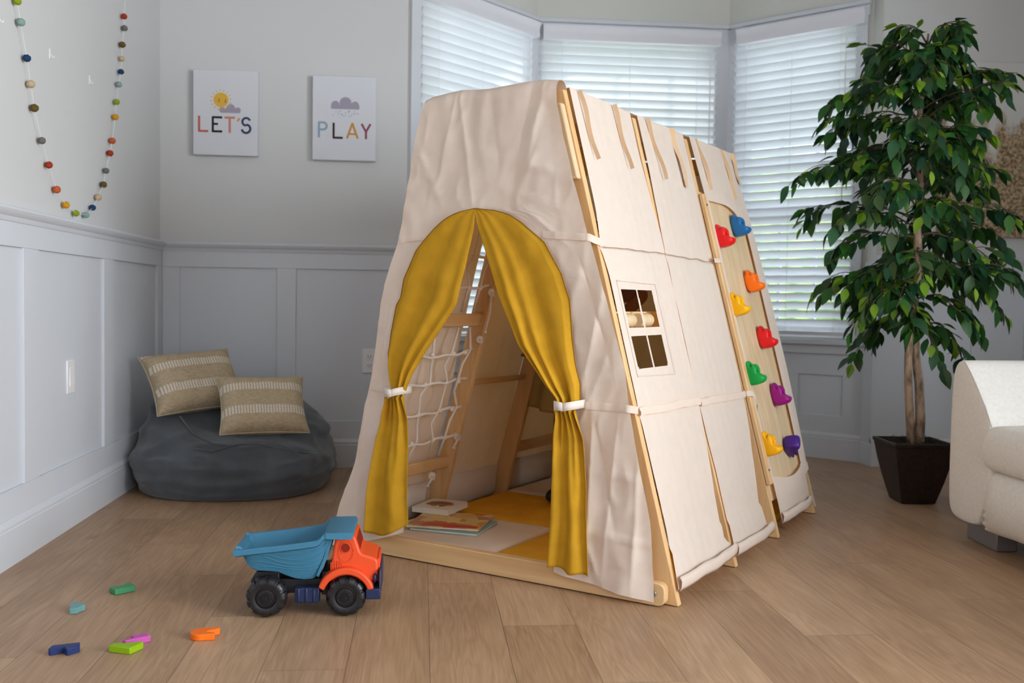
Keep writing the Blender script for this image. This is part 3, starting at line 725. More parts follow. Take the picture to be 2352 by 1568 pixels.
for v, z, c, t, lab in [(1.047, 1.075, 'red', 0, 'red climbing hold, left in the top pair'), (1.277, 1.132, 'blue', 0, 'blue climbing hold'), (1.284, .912, 'orange', 0, 'orange climbing hold'),
                        (1.035, .82, 'yellow', 0, 'yellow climbing hold, upper of the two yellow ones'), (1.279, .693, 'red', 0, 'red climbing hold, lower of the two red ones'), (1.031, .567, 'green', 0, 'green climbing hold'),
                        (1.277, .473, 'magenta', 0, 'magenta climbing hold'), (1.022, .313, 'yellow', 0, 'yellow climbing hold, lower of the two yellow ones'), (1.278, .283, 'purple', 2.2, 'dark purple climbing hold')]:
    make_hold(v, z, c, lab, t, 1.0)
# rope net on the left side between the first two frames
rn = MB()
def rope_pts(v0, v1, z, sag=.012, n=10, ph=0.):
    return [Vector((lu(z) + .050 + .006 * sin(t / n * 9 + ph), lerp(v0, v1, t / n), z - sag * sin(pi * t / n) + .004 * sin(t * 1.7 + ph))) for t in range(n + 1)]
for i, z in enumerate((.99, .886, .653, .547, .443, .337)):
    rn.tube(rope_pts(.012, VS[1] + .012, z, .010 + .004 * (i % 3), 12, i), .0052, 8)
for i, (v, wv) in enumerate(((.11, 1.), (.225, -1.), (.335, 1.), (.425, -1.))):
    P = []
    zs = [.735, .653, .60, .547, .50, .443, .39, .337, .26]
    for j, z in enumerate(zs): P.append((lu(z) + .050 + (.008 if j % 2 else -.004), v + wv * .018 * sin(j * 1.5 + i), z))
    rn.tube(P, .0046, 7)
    P = []
    zs = [1.08, .99, .94, .886, .79]
    for j, z in enumerate(zs): P.append((lu(z) + .050 + (.008 if j % 2 else -.004), v + wv * .014 * sin(j * 1.5 + i), z))
    rn.tube(P, .0046, 7)
    for z in (.99, .886, .653, .547, .443, .337):         # lashings at the crossings
        rn.ball((lu(z) + .052, v + wv * .008, z - .010), (.0085, .009, .0085), 10, 8)
net = obj('rope_net', rn, M['rope'], frame, smooth=True)
for (v, z, tail) in ((VS[1] - .004, .862, .14), (VS[1] - .006, .69, .0), (VS[1] + .0, .325, .035), (.37, .19, .03)):
    mb = MB(); c = Vector((lu(z) + .068, v, z))
    for q in range(2): mb.tube([c + Vector((.004 * cos(t), .011 * cos(t + q), .010 * sin(t) - q * .004)) for t in [k * pi / 6 for k in range(13)]], .0045, 7)
    if tail: mb.tube([c, c + Vector((.004, -.012, -tail * .5)), c + Vector((-.004, -.03 if tail > .1 else -.018, -tail))], .0045, 7); mb.tube([c + Vector((-.004, -.03 if tail > .1 else -.018, -tail)), c + Vector((-.004, -.031 if tail > .1 else -.019, -tail - .008))], .0065, 7)
    obj('rope_knot', mb, M['rope'], net, smooth=True)

# ------------------------------------------------------------------ play tent: canvas cover
cover = empty('tent_cover', TLOC, TROT)
tag(cover, 'cream canvas play tent cover with mustard curtains tied open at an arched door', 'tent')
ZTOP = 1.462
OUT_L = [(.0, .008), (.02, .015), (.081, .023), (.142, .042), (.293, .097), (.542, .159), (.70, .193), (.756, .202), (.80, .204), (.826, .211), (.90, .232), (1.014, .279), (1.13, .304), (1.251, .328), (1.34, .345), (1.41, .362), (1.445, .382), (1.47, .39)]
OUT_R = [(.0, 1.170), (.016, 1.168), (.23, 1.154), (.371, 1.125), (.548, 1.089), (.644, 1.074), (.823, 1.017), (.981, .963), (1.03, .945), (1.154, .908), (1.279, .871), (1.386, .845), (1.47, .836)]
ARCH_L = [(.08, .30), (.50, .30), (.545, .275), (.576, .262), (.62, .248), (.659, .244), (.73, .256), (.813, .276), (.834, .293), (.896, .307), (.978, .349), (1.044, .415), (1.075, .46), (1.091, .499), (1.099, .535), (1.103, .566)]
ARCH_R = [(.05, .858), (.50, .885), (.545, .93), (.60, .928), (.661, .912), (.747, .899), (.834, .890), (.908, .864), (.997, .805), (1.055, .730), (1.078, .69), (1.092, .647), (1.100, .60), (1.103, .566)]
UC = .566
def wrinkle(u, z, seed=0.):
    w = .0085 * nz(u * 4.2 + seed, z * 1.5, 1.3) + .0050 * nz(u * 10 + z * 3 + seed, z * 2.6 - u * 1.6, 4.1) + .0022 * nz(u * 26 + seed, z * 12, 7.7)
    w += .0032 * max(0, ridge(u * 5 + z * 2.2 + seed, z * 3.8 - u * 3, 2.2) - .55) * 2.2
    w += .0024 * max(0, ridge(u * 9 - z * 5 + seed, z * 7 + u * 4, 5.2) - .62) * 2.5
    return w * 1.1 + crease(u, z) * (.75 if z > 1.1 else 1.)
CREASES = [((.505, 1.47), (.565, 1.13), .016, .010), ((.50, 1.46), (.44, 1.20), .018, .008), ((.765, 1.46), (.70, 1.12), .020, -.010), ((.80, 1.44), (.75, 1.20), .014, .008), ((.62, 1.44), (.66, 1.22), .022, -.007),
           ((.80, 1.30), (.765, 1.215), .006, .006), ((.765, 1.215), (.83, 1.205), .005, .005), ((.68, 1.16), (.86, 1.10), .010, .006), ((.72, 1.12), (.88, 1.00), .012, .006), ((.36, 1.30), (.45, 1.12), .016, .007),
           ((1.00, .84), (.95, .60), .012, .008), ((.94, .92), (1.02, .70), .010, -.007), ((1.03, .70), (.955, .52), .008, .007), ((1.06, .50), (1.02, .10), .016, .010), ((1.12, .36), (1.11, .06), .010, .008), ((.99, .48), (1.05, .22), .012, -.009),
           ((.95, .36), (1.12, .345), .006, .006), ((.90, .19), (1.15, .17), .005, .006), ((.97, .15), (1.0, .07), .008, .006), ((.98, .50), (.97, .10), .014, .010), ((.15, .45), (.10, .10), .012, .008), ((.22, .44), (.20, .12), .014, -.010), ((.26, .80), (.22, .62), .010, .006), ((.25, .72), (.20, .76), .008, .007)]
def crease(u, z):
    t_ = 0.
    for (a, b_), (c_, d_), w, h in CREASES:
        dx, dz = c_ - a, d_ - b_; L2 = dx * dx + dz * dz
        t = ((u - a) * dx + (z - b_) * dz) / L2
        if -.2 < t < 1.2:
            ds = abs((u - a) * dz - (z - b_) * dx) / sqrt(L2) + .006 * nz(u * 20, z * 20, w * 99)
            f = 1 if 0 <= t <= 1 else 1 - (max(-t, t - 1) / .2)
            t_ += h * f * math.exp(-abs(ds) / w) * (.5 + .5 * min(1, sin(pi * max(0.05, min(.95, t))) * 2))
    return t_
CR0 = -.040    # the front canvas hangs this far in front of the frame
def front_sheet(side):
    """one half of the front, from hem to top edge, then rolled over the top beam and down behind it"""
    nu, nv, nr = 56, 120, 14
    mb = MB(); vs = []
    for j in range(nv + nr + 1):
        for i in range(nu + 1):
            s = i / nu
            if side < 0: zb = lerp(.012, .088, s ** 1.3)
            else: zb = lerp(.052, .014, s)
            t = min(1., j / nv); z = lerp(zb, ZTOP - .03, t)
            if side < 0:
                a, b = sm(OUT_L, z, .02), (interp(ARCH_L, z + .007) if z < 1.096 else UC)
            else:
                a, b = (interp(ARCH_R, z + .007) if z < 1.096 else UC), sm(OUT_R, z, .015)
            u = lerp(a, b, s); u += .008 * (2.203 - u) / 2.442
            w = wrinkle(u, z)
            # long soft folds running down from the top beam
            w += .010 * sin(u * 21 + 1.2 * nz(u * 2, z)) * max(0, min(1, (z - 1.0) / .35)) * .35
            if z < .52: w += .012 * sin(u * 34 + 2 * z + (2 if side > 0 else 0)) * min(1, (.52 - z) / .3) * (.55 if side > 0 else .8)
            v = CR0 - w * 1.0 - .004
            if z < .085: v -= .006 * (1 - z / .085)
            z2 = z
            if j > nv:                    # roll over the beam
                ang = (j - nv) / nr * pi; r_ = .030
                zt_ = interp([(.33, 1.435), (.37, 1.448), (.40, 1.460), (.50, 1.471), (.60, 1.464), (.68, 1.468), (.75, 1.472), (.80, 1.470), (.86, 1.462)], u)
                z2 = ZTOP - .03 + (zt_ - ZTOP + r_) * sin(ang)
                v = lerp(v, .020, (1 - cos(ang)) / 2) 
                if ang > pi * .95: z2 = ZTOP - .075
            vs.append((u, v, z2))
    N = nv + nr
    mb.add(vs, [(j * (nu + 1) + i, j * (nu + 1) + i + 1, (j + 1) * (nu + 1) + i + 1, (j + 1) * (nu + 1) + i) for j in range(N) for i in range(nu)])
    return mb
fs_ = front_sheet(-1); f2 = front_sheet(1); fs_.add(f2.v, f2.f)
fp = obj('front_panel', fs_, M['canvas'], cover, smooth=True, weld=True)
# stitched hem lines along the bottom edge
def strip_on_front(pts, w, off=-.0035):
    """a flat cloth band following (u,z) points on the front canvas"""
    mb = MB(); vs = []
    for u, z in pts:
        for dz in (w / 2, 0, -w / 2):
            wv = wrinkle(u, z)
            vs.append((u, CR0 - wv - .004 + off - (.0 if dz else .001), z + dz))
    n = len(pts)
    mb.add(vs, [(i * 3 + k, i * 3 + k + 1, (i + 1) * 3 + k + 1, (i + 1) * 3 + k) for i in range(n - 1) for k in range(2)])
    return mb
def dense(pts, n=24):
    out = []
    for (a, b), (c, d) in zip(pts, pts[1:]):
        out += [(lerp(a, c, t / n), lerp(b, d, t / n)) for t in range(n)]
    return out + [pts[-1]]
def wrap_right(z, u0, w, out=.006):
    """end of a band going round the right leg on to the side panel"""
    mb = MB(); P = [Vector((u0, CR0 - wrinkle(u0, z) - .0085, z)), Vector((interp(OUT_R, z) + .009, CR0 - wrinkle(interp(OUT_R, z), z) - .0085, z - .001)), Vector((ru(z) + .004, -.020, z - .006)), rp(.004, z - .012, out), rp(.03, z - .022, out - .004)]
    vs = []
    for p in P: vs += [p + Vector((0, 0, w / 2)), p - Vector((0, 0, w / 2))]
    mb.add(vs, [(2 * i, 2 * i + 1, 2 * i + 3, 2 * i + 2) for i in range(len(P) - 1)])
    return mb
for pts, z, w in (([(.296, 1.018), (.41, 1.028)], None, .020), ([(.812, 1.022), (.952, 1.012)], 1.012, .021), ([(.176, .547), (.27, .541)], None, .020), ([(.940, .541), (1.086, .541)], .541, .021)):
    mb = strip_on_front(dense(pts), w)
    if z: 
        w2 = wrap_right(z, pts[-1][0] - .002, w); mb.add(w2.v, w2.f)
    obj('strap', mb, M['canvas'], cover, smooth=True)

# mustard curtains
def curtain(side):
    nu, n1, n2 = 60, 70, 50
    mb = MB(); vs = []
    zt, ztie = 1.104, .535
    for j in range(n1 + n2 + 1):
        for i in range(nu + 1):
            s = i / nu
            if j <= n1:
                t = j / n1; z = lerp(zt, ztie, t)
                if side < 0:
                    arch = interp(ARCH_L, z - .001 * max(0, min(1, (z - .7) / .3))) - .004 if z < 1.103 else UC
                    free = interp([(.535, .324), (.56, .332), (.60, .350), (.679, .404), (.816, .509), (1.04, .566), (1.1, .568)], z)
                    a, b = arch, free
                else:
                    arch = interp(ARCH_R, z - .001 * max(0, min(1, (z - .7) / .3))) + .004 if z < 1.103 else UC
                    free = interp([(.535, .879), (.56, .868), (.594, .832), (.704, .738), (.844, .662), (1.001, .600), (1.06, .575), (1.1, .566)], z)
                    a, b = free, arch
                u = lerp(a, b, s)
                gather = max(0, min(1, (t - .15) / .85))
                # pleats radiating from the tie
                q = s if side < 0 else 1 - s           # 0 at arch edge, 1 at free edge
                ph = (q ** 1.7 * 2.3 if side < 0 else q ** 2.1 * 3.1) * 2 * pi + 1.3 * nz(q * 3, z * 2, side)
                amp = .004 + .022 * gather ** 1.1 * min(1, (b - a) / .05 + .3)
                edge = min(1, q / .10)
                w = amp * (.55 + .45 * sin(ph + .8)) * edge
                if q > .55: w += .016 * sin((q - .55) / .45 * pi) * min(1, t * 2.2)      # the big roll along the free edge
                w += .004 * nz(u * 14, z * 6, 3. + side) + .0025 * ridge(u * 12 + z * 5, z * 9, side)
                w *= min(1, t * 6 + .25)
                v = CR0 - .019 - w
            else:
                t = (j - n1) / n2
                if side < 0:
                    zb = lerp(.082, .128, s ** 2) - .012 * sin(pi * s)
                    z = lerp(ztie, zb, t)
                    a = interp([(.08, .164), (.10, .166), (.25, .180), (.389, .206), (.46, .231), (.51, .256), (.535, .264)], z)
                    b = interp([(.08, .331), (.135, .333), (.20, .326), (.30, .328), (.40, .331), (.47, .331), (.51, .326), (.535, .324)], z)
                else:
                    zb = lerp(.074, .062, s) + .004 * sin(s * 9)
                    z = lerp(ztie, zb, t)
                    a = interp([(.06, .850), (.19, .856), (.444, .861), (.50, .876), (.535, .879)], z)
                    b = interp([(.06, .976), (.205, .970), (.452, .954), (.51, .938), (.535, .935)], z)
                u = lerp(a, b, s)
                n_f = 2.6 if side < 0 else 2.9
                amp = lerp(.024, .016, t)
                w = .022 * math.exp(-t * 5) * (.5 + .5 * sin(s * 4.2 * 2 * pi + 1 + nz(s * 4, 2.))) + lerp(.006, .020, min(1, t * 2)) * (.5 + .5 * sin(s * (1.35 if side < 0 else 1.75) * 2 * pi + (2.6 if side < 0 else 1.2) + .9 * nz(t * 2, s * 2, 6.)))
                w += .006 * (.5 + .5 * sin(s * 3.1 * 2 * pi + 2 * nz(t * 3, s)))  * max(0, 1 - t * 1.4)
                w += .004 * nz(u * 14, z * 5, 9. + side) + .002 * nz(u * 30, z * 18, 2. + side)
                w += .020 * max(0, 1 - t * 5)
                v = CR0 - .019 - w - .010 * t
            vs.append((u + .023 * (2.203 - u) / 2.442, v, z))
    N = n1 + n2
    mb.add(vs, [(j * (nu + 1) + i, j * (nu + 1) + i + 1, (j + 1) * (nu + 1) + i + 1, (j + 1) * (nu + 1) + i) for j in range(N) for i in range(nu)])
    return mb
for side, uc, uw in ((-1, .317, .0285), (1, .931, .0275)):
    c = obj('curtain', curtain(side), M['mustard'], cover, smooth=True, solid=.0012)
    c['label'] = ('left' if side < 0 else 'right') + ' mustard curtain'
    nuu = 61; col_ = 0 if side < 0 else 60
    obj('stitched_edge', MB().tube([Vector(c.data.vertices[j * nuu + col_].co) + Vector((side * .0005, -.0012, .0005)) for j in range(0, 71)], .0014, 5), plain('mustard_seam', (.26, .12, .008), .9), c)
    # tieback band
    mb = MB(); P = []
    for k in range(21):
        a = pi * (1.06 - 1.12 * k / 20)
        P.append(Vector((uc + uw * cos(a), CR0 - .012 - .070 * max(0, sin(a)) ** .55, .540 - .010 * side * (cos(a)) * (-.6 if side > 0 else .9))))
    vs = []
    for p in P: vs += [p + Vector((0, 0, .0115)), p - Vector((0, 0, .0115))]
    mb.add(vs, [(2 * i, 2 * i + 1, 2 * i + 3, 2 * i + 2) for i in range(len(P) - 1)])
    # stub end of the hook-and-loop fastening
    q = uc + (-uw * .75 if side > 0 else -uw * .3)
    yy = CR0 - .0835
    mb.add([(q - .014, yy, .555), (q + .014, yy - .003, .552), (q + .015, yy - .003, .530), (q - .013, yy, .527)], [(0, 1, 2, 3)])
    obj('tieback', mb, M['hemcloth'], c, smooth=True, solid=.002)

# side panels on the right
def side_sheet(vl, vr, z0, z1, nu, nv, off, hole=None, seed=0., us=None, zs=None, amp=1.):
    us = us or [i / nu for i in range(nu + 1)]; zs = zs or [lerp(z0, z1, j / nv) for j in range(nv + 1)]
    mb = MB(); vs = []
    for z in zs:
        for s in us:
            v = lerp(vl(z), vr(z), s)
            zz = z if z > z0 + .02 else z + .012 * nz(v * 9 + seed, 2.) 
            w = amp * (.0020 * nz(v * 9 + seed, z * 1.2, 2.) + .0008 * nz(v * 30 + seed, z * 3, 4.) + .0003 * sin(v * 120 + 3 * nz(v * 4, z)))
            # gathered seam and strap lines
            w -= .004 * math.exp(-((z - .985) / .012) ** 2) + .003 * math.exp(-((z - .52) / .02) ** 2)
            if z < .14: w += .016 * (1 - (z / .14)) ** 2 * sin(pi * s) + .005
            vs.append(rp(v, zz, off + w))
    n = len(us)
    fs = []
    for j in range(len(zs) - 1):
        for i in range(n - 1):
            vm = lerp(vl(zs[j]), vr(zs[j]), (us[i] + us[i + 1]) / 2); zm = (zs[j] + zs[j + 1]) / 2
            if hole and hole(vm, zm): continue
            fs.append((j * n + i, j * n + i + 1, (j + 1) * n + i + 1, (j + 1) * n + i))
    return mb.add(vs, fs)
V1L = lambda z: interp([(.04, .004), (.2, .026), (.52, .020), (.9, .022), (.985, .006), (1.1, .030), (1.44, .034)], z)
V1R = lambda z: interp([(.03, .462), (.075, .466), (.10, .413), (.236, .430), (.36, .455), (.505, .471), (.7, .471), (.98, .478), (1.05, .480), (1.15, .466), (1.30, .452), (1.44, .452)], z) + .003 * nz(z * 11, 5.)
V2L = lambda z: interp([(.03, .482), (.09, .484), (.3, .486), (.505, .474), (.7, .478), (.98, .482), (1.05, .484), (1.15, .494), (1.30, .505), (1.44, .505)], z) + .003 * nz(z * 9, 8.)
V2R = lambda z: interp([(.03, .845), (.045, .862), (.06, .83), (.15, .815), (.281, .857), (.40, .895), (.509, .915), (.7, .915), (.98, .918), (1.1, .918), (1.3, .918), (1.44, .915)], z) + .003 * nz(z * 10, 1.)
# panel with the little window: grid lines follow the openings
wz = [.640, .733, .757, .868]; wv0, wv1 = .078, .296
zs = sorted(set([round(lerp(.045, 1.454, j / 90), 4) for j in range(91)] + wz + [.646, .862]))
us = [i / 48 for i in range(49)]
def uv(v): return (v - V1L(.75)) / (V1R(.75) - V1L(.75))
for v in (wv0, wv1, .180, .193, .083, .291): us.append(uv(v))
us = sorted(us)
def hole1(v, z):
    # four panes with slightly rounded outer corners
    if not (wv0 < v < wv1 and wz[0] < z < wz[3]): return False
    sl = (z - .75) * -.0       # leaning of the seams
    if .180 < v < .193 or wz[1] < z < wz[2]: return False
    if (z < .646 and (v < .083 or v > .291)): return False
    return True
p1 = obj('side_panel', side_sheet(V1L, V1R, .045, 1.454, 0, 0, .004, hole1, 0., us, zs), M['canvas'], cover, smooth=True)
p1['label'] = 'cream side panel with a small four-pane window'
# stitched patch round the window
pm = MB(); pv = []
for (v, z) in ((.060, .892), (.332, .886), (.330, .612), (.058, .620)):
    pass
def patch_strip(a, b, w=.0012):
    n = 14; vs = []
    for k in range(n + 1):
        v, z = lerp(a[0], b[0], k / n), lerp(a[1], b[1], k / n)
        ww = .0030 * nz(v * 9, z * 1.6, 2.) + .0018 * nz(v * 26, z * 5, 4.)
        d = (Vector((0, b[0] - a[0], b[1] - a[1]))).normalized(); nrm = Vector((0, -d.z, d.y)) * w
        vs += [rp(v + nrm.y, z + nrm.z, .0085 + ww), rp(v - nrm.y, z - nrm.z, .0085 + ww)]
    return vs, [(2 * i, 2 * i + 1, 2 * i + 3, 2 * i + 2) for i in range(n)]
for a, b in (((.060, .892), (.332, .886)), ((.332, .886), (.330, .612)), ((.330, .612), (.058, .620)), ((.058, .620), (.060, .892))):
    v_, f_ = patch_strip(a, b); pm.add(v_, f_)
obj('window_stitching', pm, plain('stitching', (.62, .50, .40), .9), p1)
p2 = obj('side_panel', side_sheet(V2L, V2R, .036, 1.454, 44, 90, .004, None, 5.), M['canvas'], cover, smooth=True)
p2['label'] = 'plain cream side panel beside the climbing wall'
# border round the climbing board
V3L = lambda z: interp([(.04, .985), (.12, .992), (.21, .990), (.3, .984), (1.1, .984), (1.22, .990), (1.30, .980), (1.44, .965)], z)
V3R = lambda z: 1.436 + .075 * sin(pi * min(1, max(0, z / 1.44))) ** 1.1 - (.06 if z < .16 else 0) * 1.0
def border_sheet():
    # columns: left strip, middle, right strip; rows: foot, middle, head - the middle cell is the cut-out
    nc, nr_ = (8, 40, 12), (14, 90, 24)
    Rv_ = lambda z: interp([(.15, 1.385), (.4, 1.40), (.9, 1.412), (1.2, 1.40)], z)
    zb_ = lambda q: .205 - .024 * sin(pi * q)
    zt_ = lambda q: 1.216 - .085 * max(0, (q - .40) / .60) ** 2.2
    vs = []
    for j in range(sum(nr_) + 1):
        for i in range(sum(nc) + 1):
            q = max(0, min(1, (i - nc[0]) / nc[1]))
            if j <= nr_[0]: z = lerp(.045, zb_(q), j / nr_[0])
            elif j <= nr_[0] + nr_[1]: z = lerp(zb_(q), zt_(q), (j - nr_[0]) / nr_[1])
            else: z = lerp(zt_(q), 1.453, (j - nr_[0] - nr_[1]) / nr_[2])
            a, d_ = V3L(z), V3R(z); b, c_ = max(1.022, a + .02), min(Rv_(z), d_ - .02)
            if i <= nc[0]: v = lerp(a, b, i / nc[0])
            elif i <= nc[0] + nc[1]: v = lerp(b, c_, q)
            else: v = lerp(c_, d_, (i - nc[0] - nc[1]) / nc[2])
            w = .0022 * nz(v * 9 + 9, z * 1.2, 2.) + .0012 * nz(v * 24, z * 4, 4.)
            if z < .2: w += .014 * sin(pi * q) * (1 - abs(z - .14) / .1) + .004
            vs.append(rp(v, z, .007 + w))
    n = sum(nc) + 1
    fs = [(j * n + i, j * n + i + 1, (j + 1) * n + i + 1, (j + 1) * n + i) for j in range(sum(nr_)) for i in range(sum(nc))
          if not (nr_[0] <= j < nr_[0] + nr_[1] and nc[0] <= i < nc[0] + nc[1])]
    return MB().add(vs, fs)
p3 = obj('side_panel', border_sheet(), M['canvas'], cover, smooth=True)
p3['label'] = 'cream border panel with an arched cut-out for the climbing wall'
# hem rolls at the feet of the panels
def hem(vl, vr, z, seed):
    mb = MB(); n = 30; P = []
    for k in range(n + 1):
        v = lerp(vl, vr, k / n); P.append(rp(v, z + .006 * nz(v * 9 + seed, 2.), .014 + .010 * sin(pi * k / n)))
    vs = []
    for p in P:
        for dz, o in ((.030, -.001), (.016, .006), (0, .005), (-.010, .0)): vs.append(p + Vector((0, 0, dz)) + NR * o)
    return mb.add(vs, [(i * 4 + k, i * 4 + k + 1, (i + 1) * 4 + k + 1, (i + 1) * 4 + k) for i in range(n) for k in range(3)])
obj('hem', hem(.006, .476, .050, 0.), M['canvas'], p1, smooth=True, solid=.0015)
obj('hem', hem(.482, .868, .044, 5.), M['canvas'], p2, smooth=True, solid=.0015)
obj('hem', hem(.985, 1.372, .052, 9.), M['canvas'], p3, smooth=True, solid=.0015)
# straps and thin seam lines across the side
def side_band(v0, v1, z, w, off=.010, dz=0.):
    mb = MB(); n = 26; vs = []
    for k in range(n + 1):
        v = lerp(v0, v1, k / n); zz = z + dz * k / n + .004 * nz(v * 14, z * 9)
        ww = .0009 * sin(v * 190) + .0012 * nz(v * 40, z)
        for d, o in ((w / 2, 0), (0, .003), (-w / 2, 0)): vs.append(rp(v, zz + d, off + o + ww))
    return mb.add(vs, [(i * 3 + k, i * 3 + k + 1, (i + 1) * 3 + k + 1, (i + 1) * 3 + k) for i in range(n) for k in range(2)])
obj('strap', side_band(.008, .472, .524, .022, dz=-.006), M['canvas'], cover, smooth=True)
sb = side_band(.474, .922, .514, .022, dz=-.006)
P = [rp(.922, .508, .011), rp(.938, .506, .022), rp(.962, .500, .023), rp(.978, .486, .022), rp(.988, .460, .018), rp(.986, .440, .012)]
vs = []
for p in P: vs += [p + Vector((0, 0, .010)), p - Vector((0, 0, .010)) + NR * .004]
sb.add(vs, [(2 * i, 2 * i + 1, 2 * i + 3, 2 * i + 2) for i in range(len(P) - 1)])
obj('strap', sb, M['canvas'], cover, smooth=True)
obj('strap', side_band(.880, .966, .982, .016, .022), M['canvas'], cover)
for a, b, z, dz in ((.008, .478, .986, .003), (.482, .875, .986, -.006)):
    obj('seam', side_band(a, b, z, .0022, .0085, dz), plain('seam_thread', (.42, .28, .18), .9), cover)
# loose tie strips hanging from the ridge
for k, (v, ln, tw, kk) in enumerate([(.082, .205, .2, 0), (.314, .205, .15, 0), (.572, .205, .1, 1), (.787, .21, 1.3, 0), (1.03, .19, .1, 1), (1.305, .20, .1, 0), (1.425, .13, 1.2, 0)]):
    mb = MB(); n = 16; vs = []
    for j in range(n + 1):
        t = j / n; z = TH + .004 - ln * t
        lift = .011 + .010 * t * (1 - .4 * t) + .004 * sin(t * 7 + k)
        a = tw * min(1, t * 1.6) + .5 * sin(t * 4 + k) * (1 - .4 * min(1, tw))
        c = rp(v + (.012 + .022 * (k in (2, 4, 5))) * t, z, lift)
        d = (Vector((0, cos(a), 0)) + NR * sin(a)) * .0105
        if tw > 1: d = (Vector((0, 1, 0)) * (.3 + .7 * min(1, t * 2)) + NR * .5 * (1 - t)).normalized() * .0115
        else: d = (Vector((0, .12 + .15 * sin(t * 4 + k), 0)) + NR).normalized() * .0066
        vs += [c + d, c - d]
    mb.add(vs, [(2 * i, 2 * i + 1, 2 * i + 3, 2 * i + 2) for i in range(n)])
    obj('tie_strip', mb, plain('tan_tape', (.60, .41, .25), .9), cover, smooth=True)
# left panels, roof and back
def left_sheet(v0, v1, seed, z0=.004, z1=1.452):
    nu, nv = 30, 70; vs = []
    for j in range(nv + 1):
        z = lerp(z0, z1, j / nv)
        for i in range(nu + 1):
            v = lerp(v0 + .004 * nz(z * 8, seed), v1 + (lerp(.024, .004, max(0, min(1, (z - .40) / .3))) if v0 < .1 else 0) + .006 * nz(z * 7, seed + 3), i / nu)
            w = .006 * nz(v * 12 + seed, z * 1.4, 2.) + .003 * nz(v * 30 + seed, z * 3, 4.) + (.018 * math.exp(-((z - .72) / .10) ** 2) if v0 < .1 and v < .12 else 0)
            vs.append(lp_(v, z, .004 + w))
    return MB().add(vs, [(j * (nu + 1) + i, j * (nu + 1) + i + 1, (j + 1) * (nu + 1) + i + 1, (j + 1) * (nu + 1) + i) for j in range(nv) for i in range(nu)])
for (v0, v1, sd) in ((.028, .452, 11.), (.506, .946, 13.), (.965, 1.425, 17.)):
    p = obj('side_panel', left_sheet(v0, v1, sd), M['canvas'], cover, smooth=True); p['label'] = 'cream panel on the hidden left side'
    mb = MB(); n = 24; vs = []
    for k in range(n + 1):
        v = lerp(v0, v1, k / n); bulge = .012 * sin(pi * k / n)
        for z, o in ((.155, -.004), (.10, -.010 - bulge), (.045, -.020 - bulge), (.008, -.010)): vs.append(lp_(v, z + .006 * nz(v * 6, sd), o))
    obj('hem', mb.add(vs, [(i * 4 + k, i * 4 + k + 1, (i + 1) * 4 + k + 1, (i + 1) * 4 + k) for i in range(n) for k in range(3)]), M['hemcloth'], p, smooth=True, solid=.003)
rf = MB().grid(lambda s, t: (lerp(lu(TH) - .004, ru(TH) + .003, s), lerp(.03, 1.437, t), TH + .006 + (.004 * nz(s * 6, t * 9) - .006) * sin(pi * s)), 24, 60)
obj('roof_panel', rf, M['canvas'], cover, smooth=True)
bk = MB().grid(lambda s, t: (lerp(lu(.02 + 1.42 * t) + .004, ru(.02 + 1.42 * t) - .004, s), VS[3] + .058 + .006 * nz(s * 8, t * 5), .02 + 1.42 * t), 30, 40)
obj('back_panel', bk, M['canvas'], cover, smooth=True)

# ------------------------------------------------------------------ floor pad, books and child inside the tent
pad = empty('floor_pad', TLOC, TROT); tag(pad, 'padded play mat of beige and mustard squares on the tent floor', 'mat')
ub, vb_ = [.083, .585, 1.143], [.03, .462, .925, 1.40]
for i in range(2):
    for j in range(3):
        u0, u1, v0, v1 = ub[i] + .001, ub[i + 1] - .001, vb_[j] + .001, vb_[j + 1] - .001
        def top(s, t):
            e = min(s, 1 - s, t, 1 - t); h = .049 - .012 * max(0, 1 - e / .06) ** 2
            u, v = lerp(u0, u1, s), lerp(v0, v1, t)
            return (u, v, h + .003 * nz(u * 7, v * 7, 1.) * min(1, e * 8) + .0012 * nz(u * 30, v * 12))
        mb = MB().grid(top, 36, 36)
        e = []
        N = 37
        ring = [(k) for k in range(N)] + [k * N + N - 1 for k in range(1, N)] + [(N - 1) * N + k for k in range(N - 2, -1, -1)] + [k * N for k in range(N - 2, 0, -1)]
        base = len(mb.v); mb.v += [(mb.v[r_][0], mb.v[r_][1], .003) for r_ in ring]
        nR = len(ring)
        mb.f += [(ring[k], ring[(k + 1) % nR], base + (k + 1) % nR, base + k) for k in range(nR)] + [tuple(range(base, base + nR))]
        beige = (i == 0) == (j % 2 == 0)
        o = obj('pad_square', mb, M['beige_mat' if beige else 'mustard_mat'], pad, smooth=True); o['label'] = ('beige' if beige else 'mustard') + ' padded square'
def book(name, u, v, w, d, rot, z0, th, cover_m, label, page=True, group=None):
    P = Matrix.Translation(TLOC) @ Matrix.Rotation(TROT, 4, 'Z') @ Matrix.Translation((u, v, z0)) @ Matrix.Rotation(rot, 4, 'Z')
    r = empty(name); r.matrix_world = P
    tag(r, label, 'book', 'picture books on the tent mat')
    ct = .0014
    obj('front_cover', MB().box(0, w, 0, d, th - ct, th), cover_m, r, bevel=.0006)
    obj('back_cover', MB().box(0, w, 0, d, 0, ct), cover_m if name != 'board_book' else M['book_white'], r, bevel=.0006)
    obj('spine', MB().box(-.0006, ct, 0, d, ct, th - ct), cover_m if name == 'board_book' else M['spine_olive'], r)
    obj('pages', MB().box(ct, w - .002, .002, d - .002, ct, th - ct), M['white_page'], r)
    return r
ZM = .050
b0 = book('picture_book', .205, .128, .245, .205, radians(13), ZM, .008, M['book_teal'], 'thin teal picture book at the bottom of the book stack')
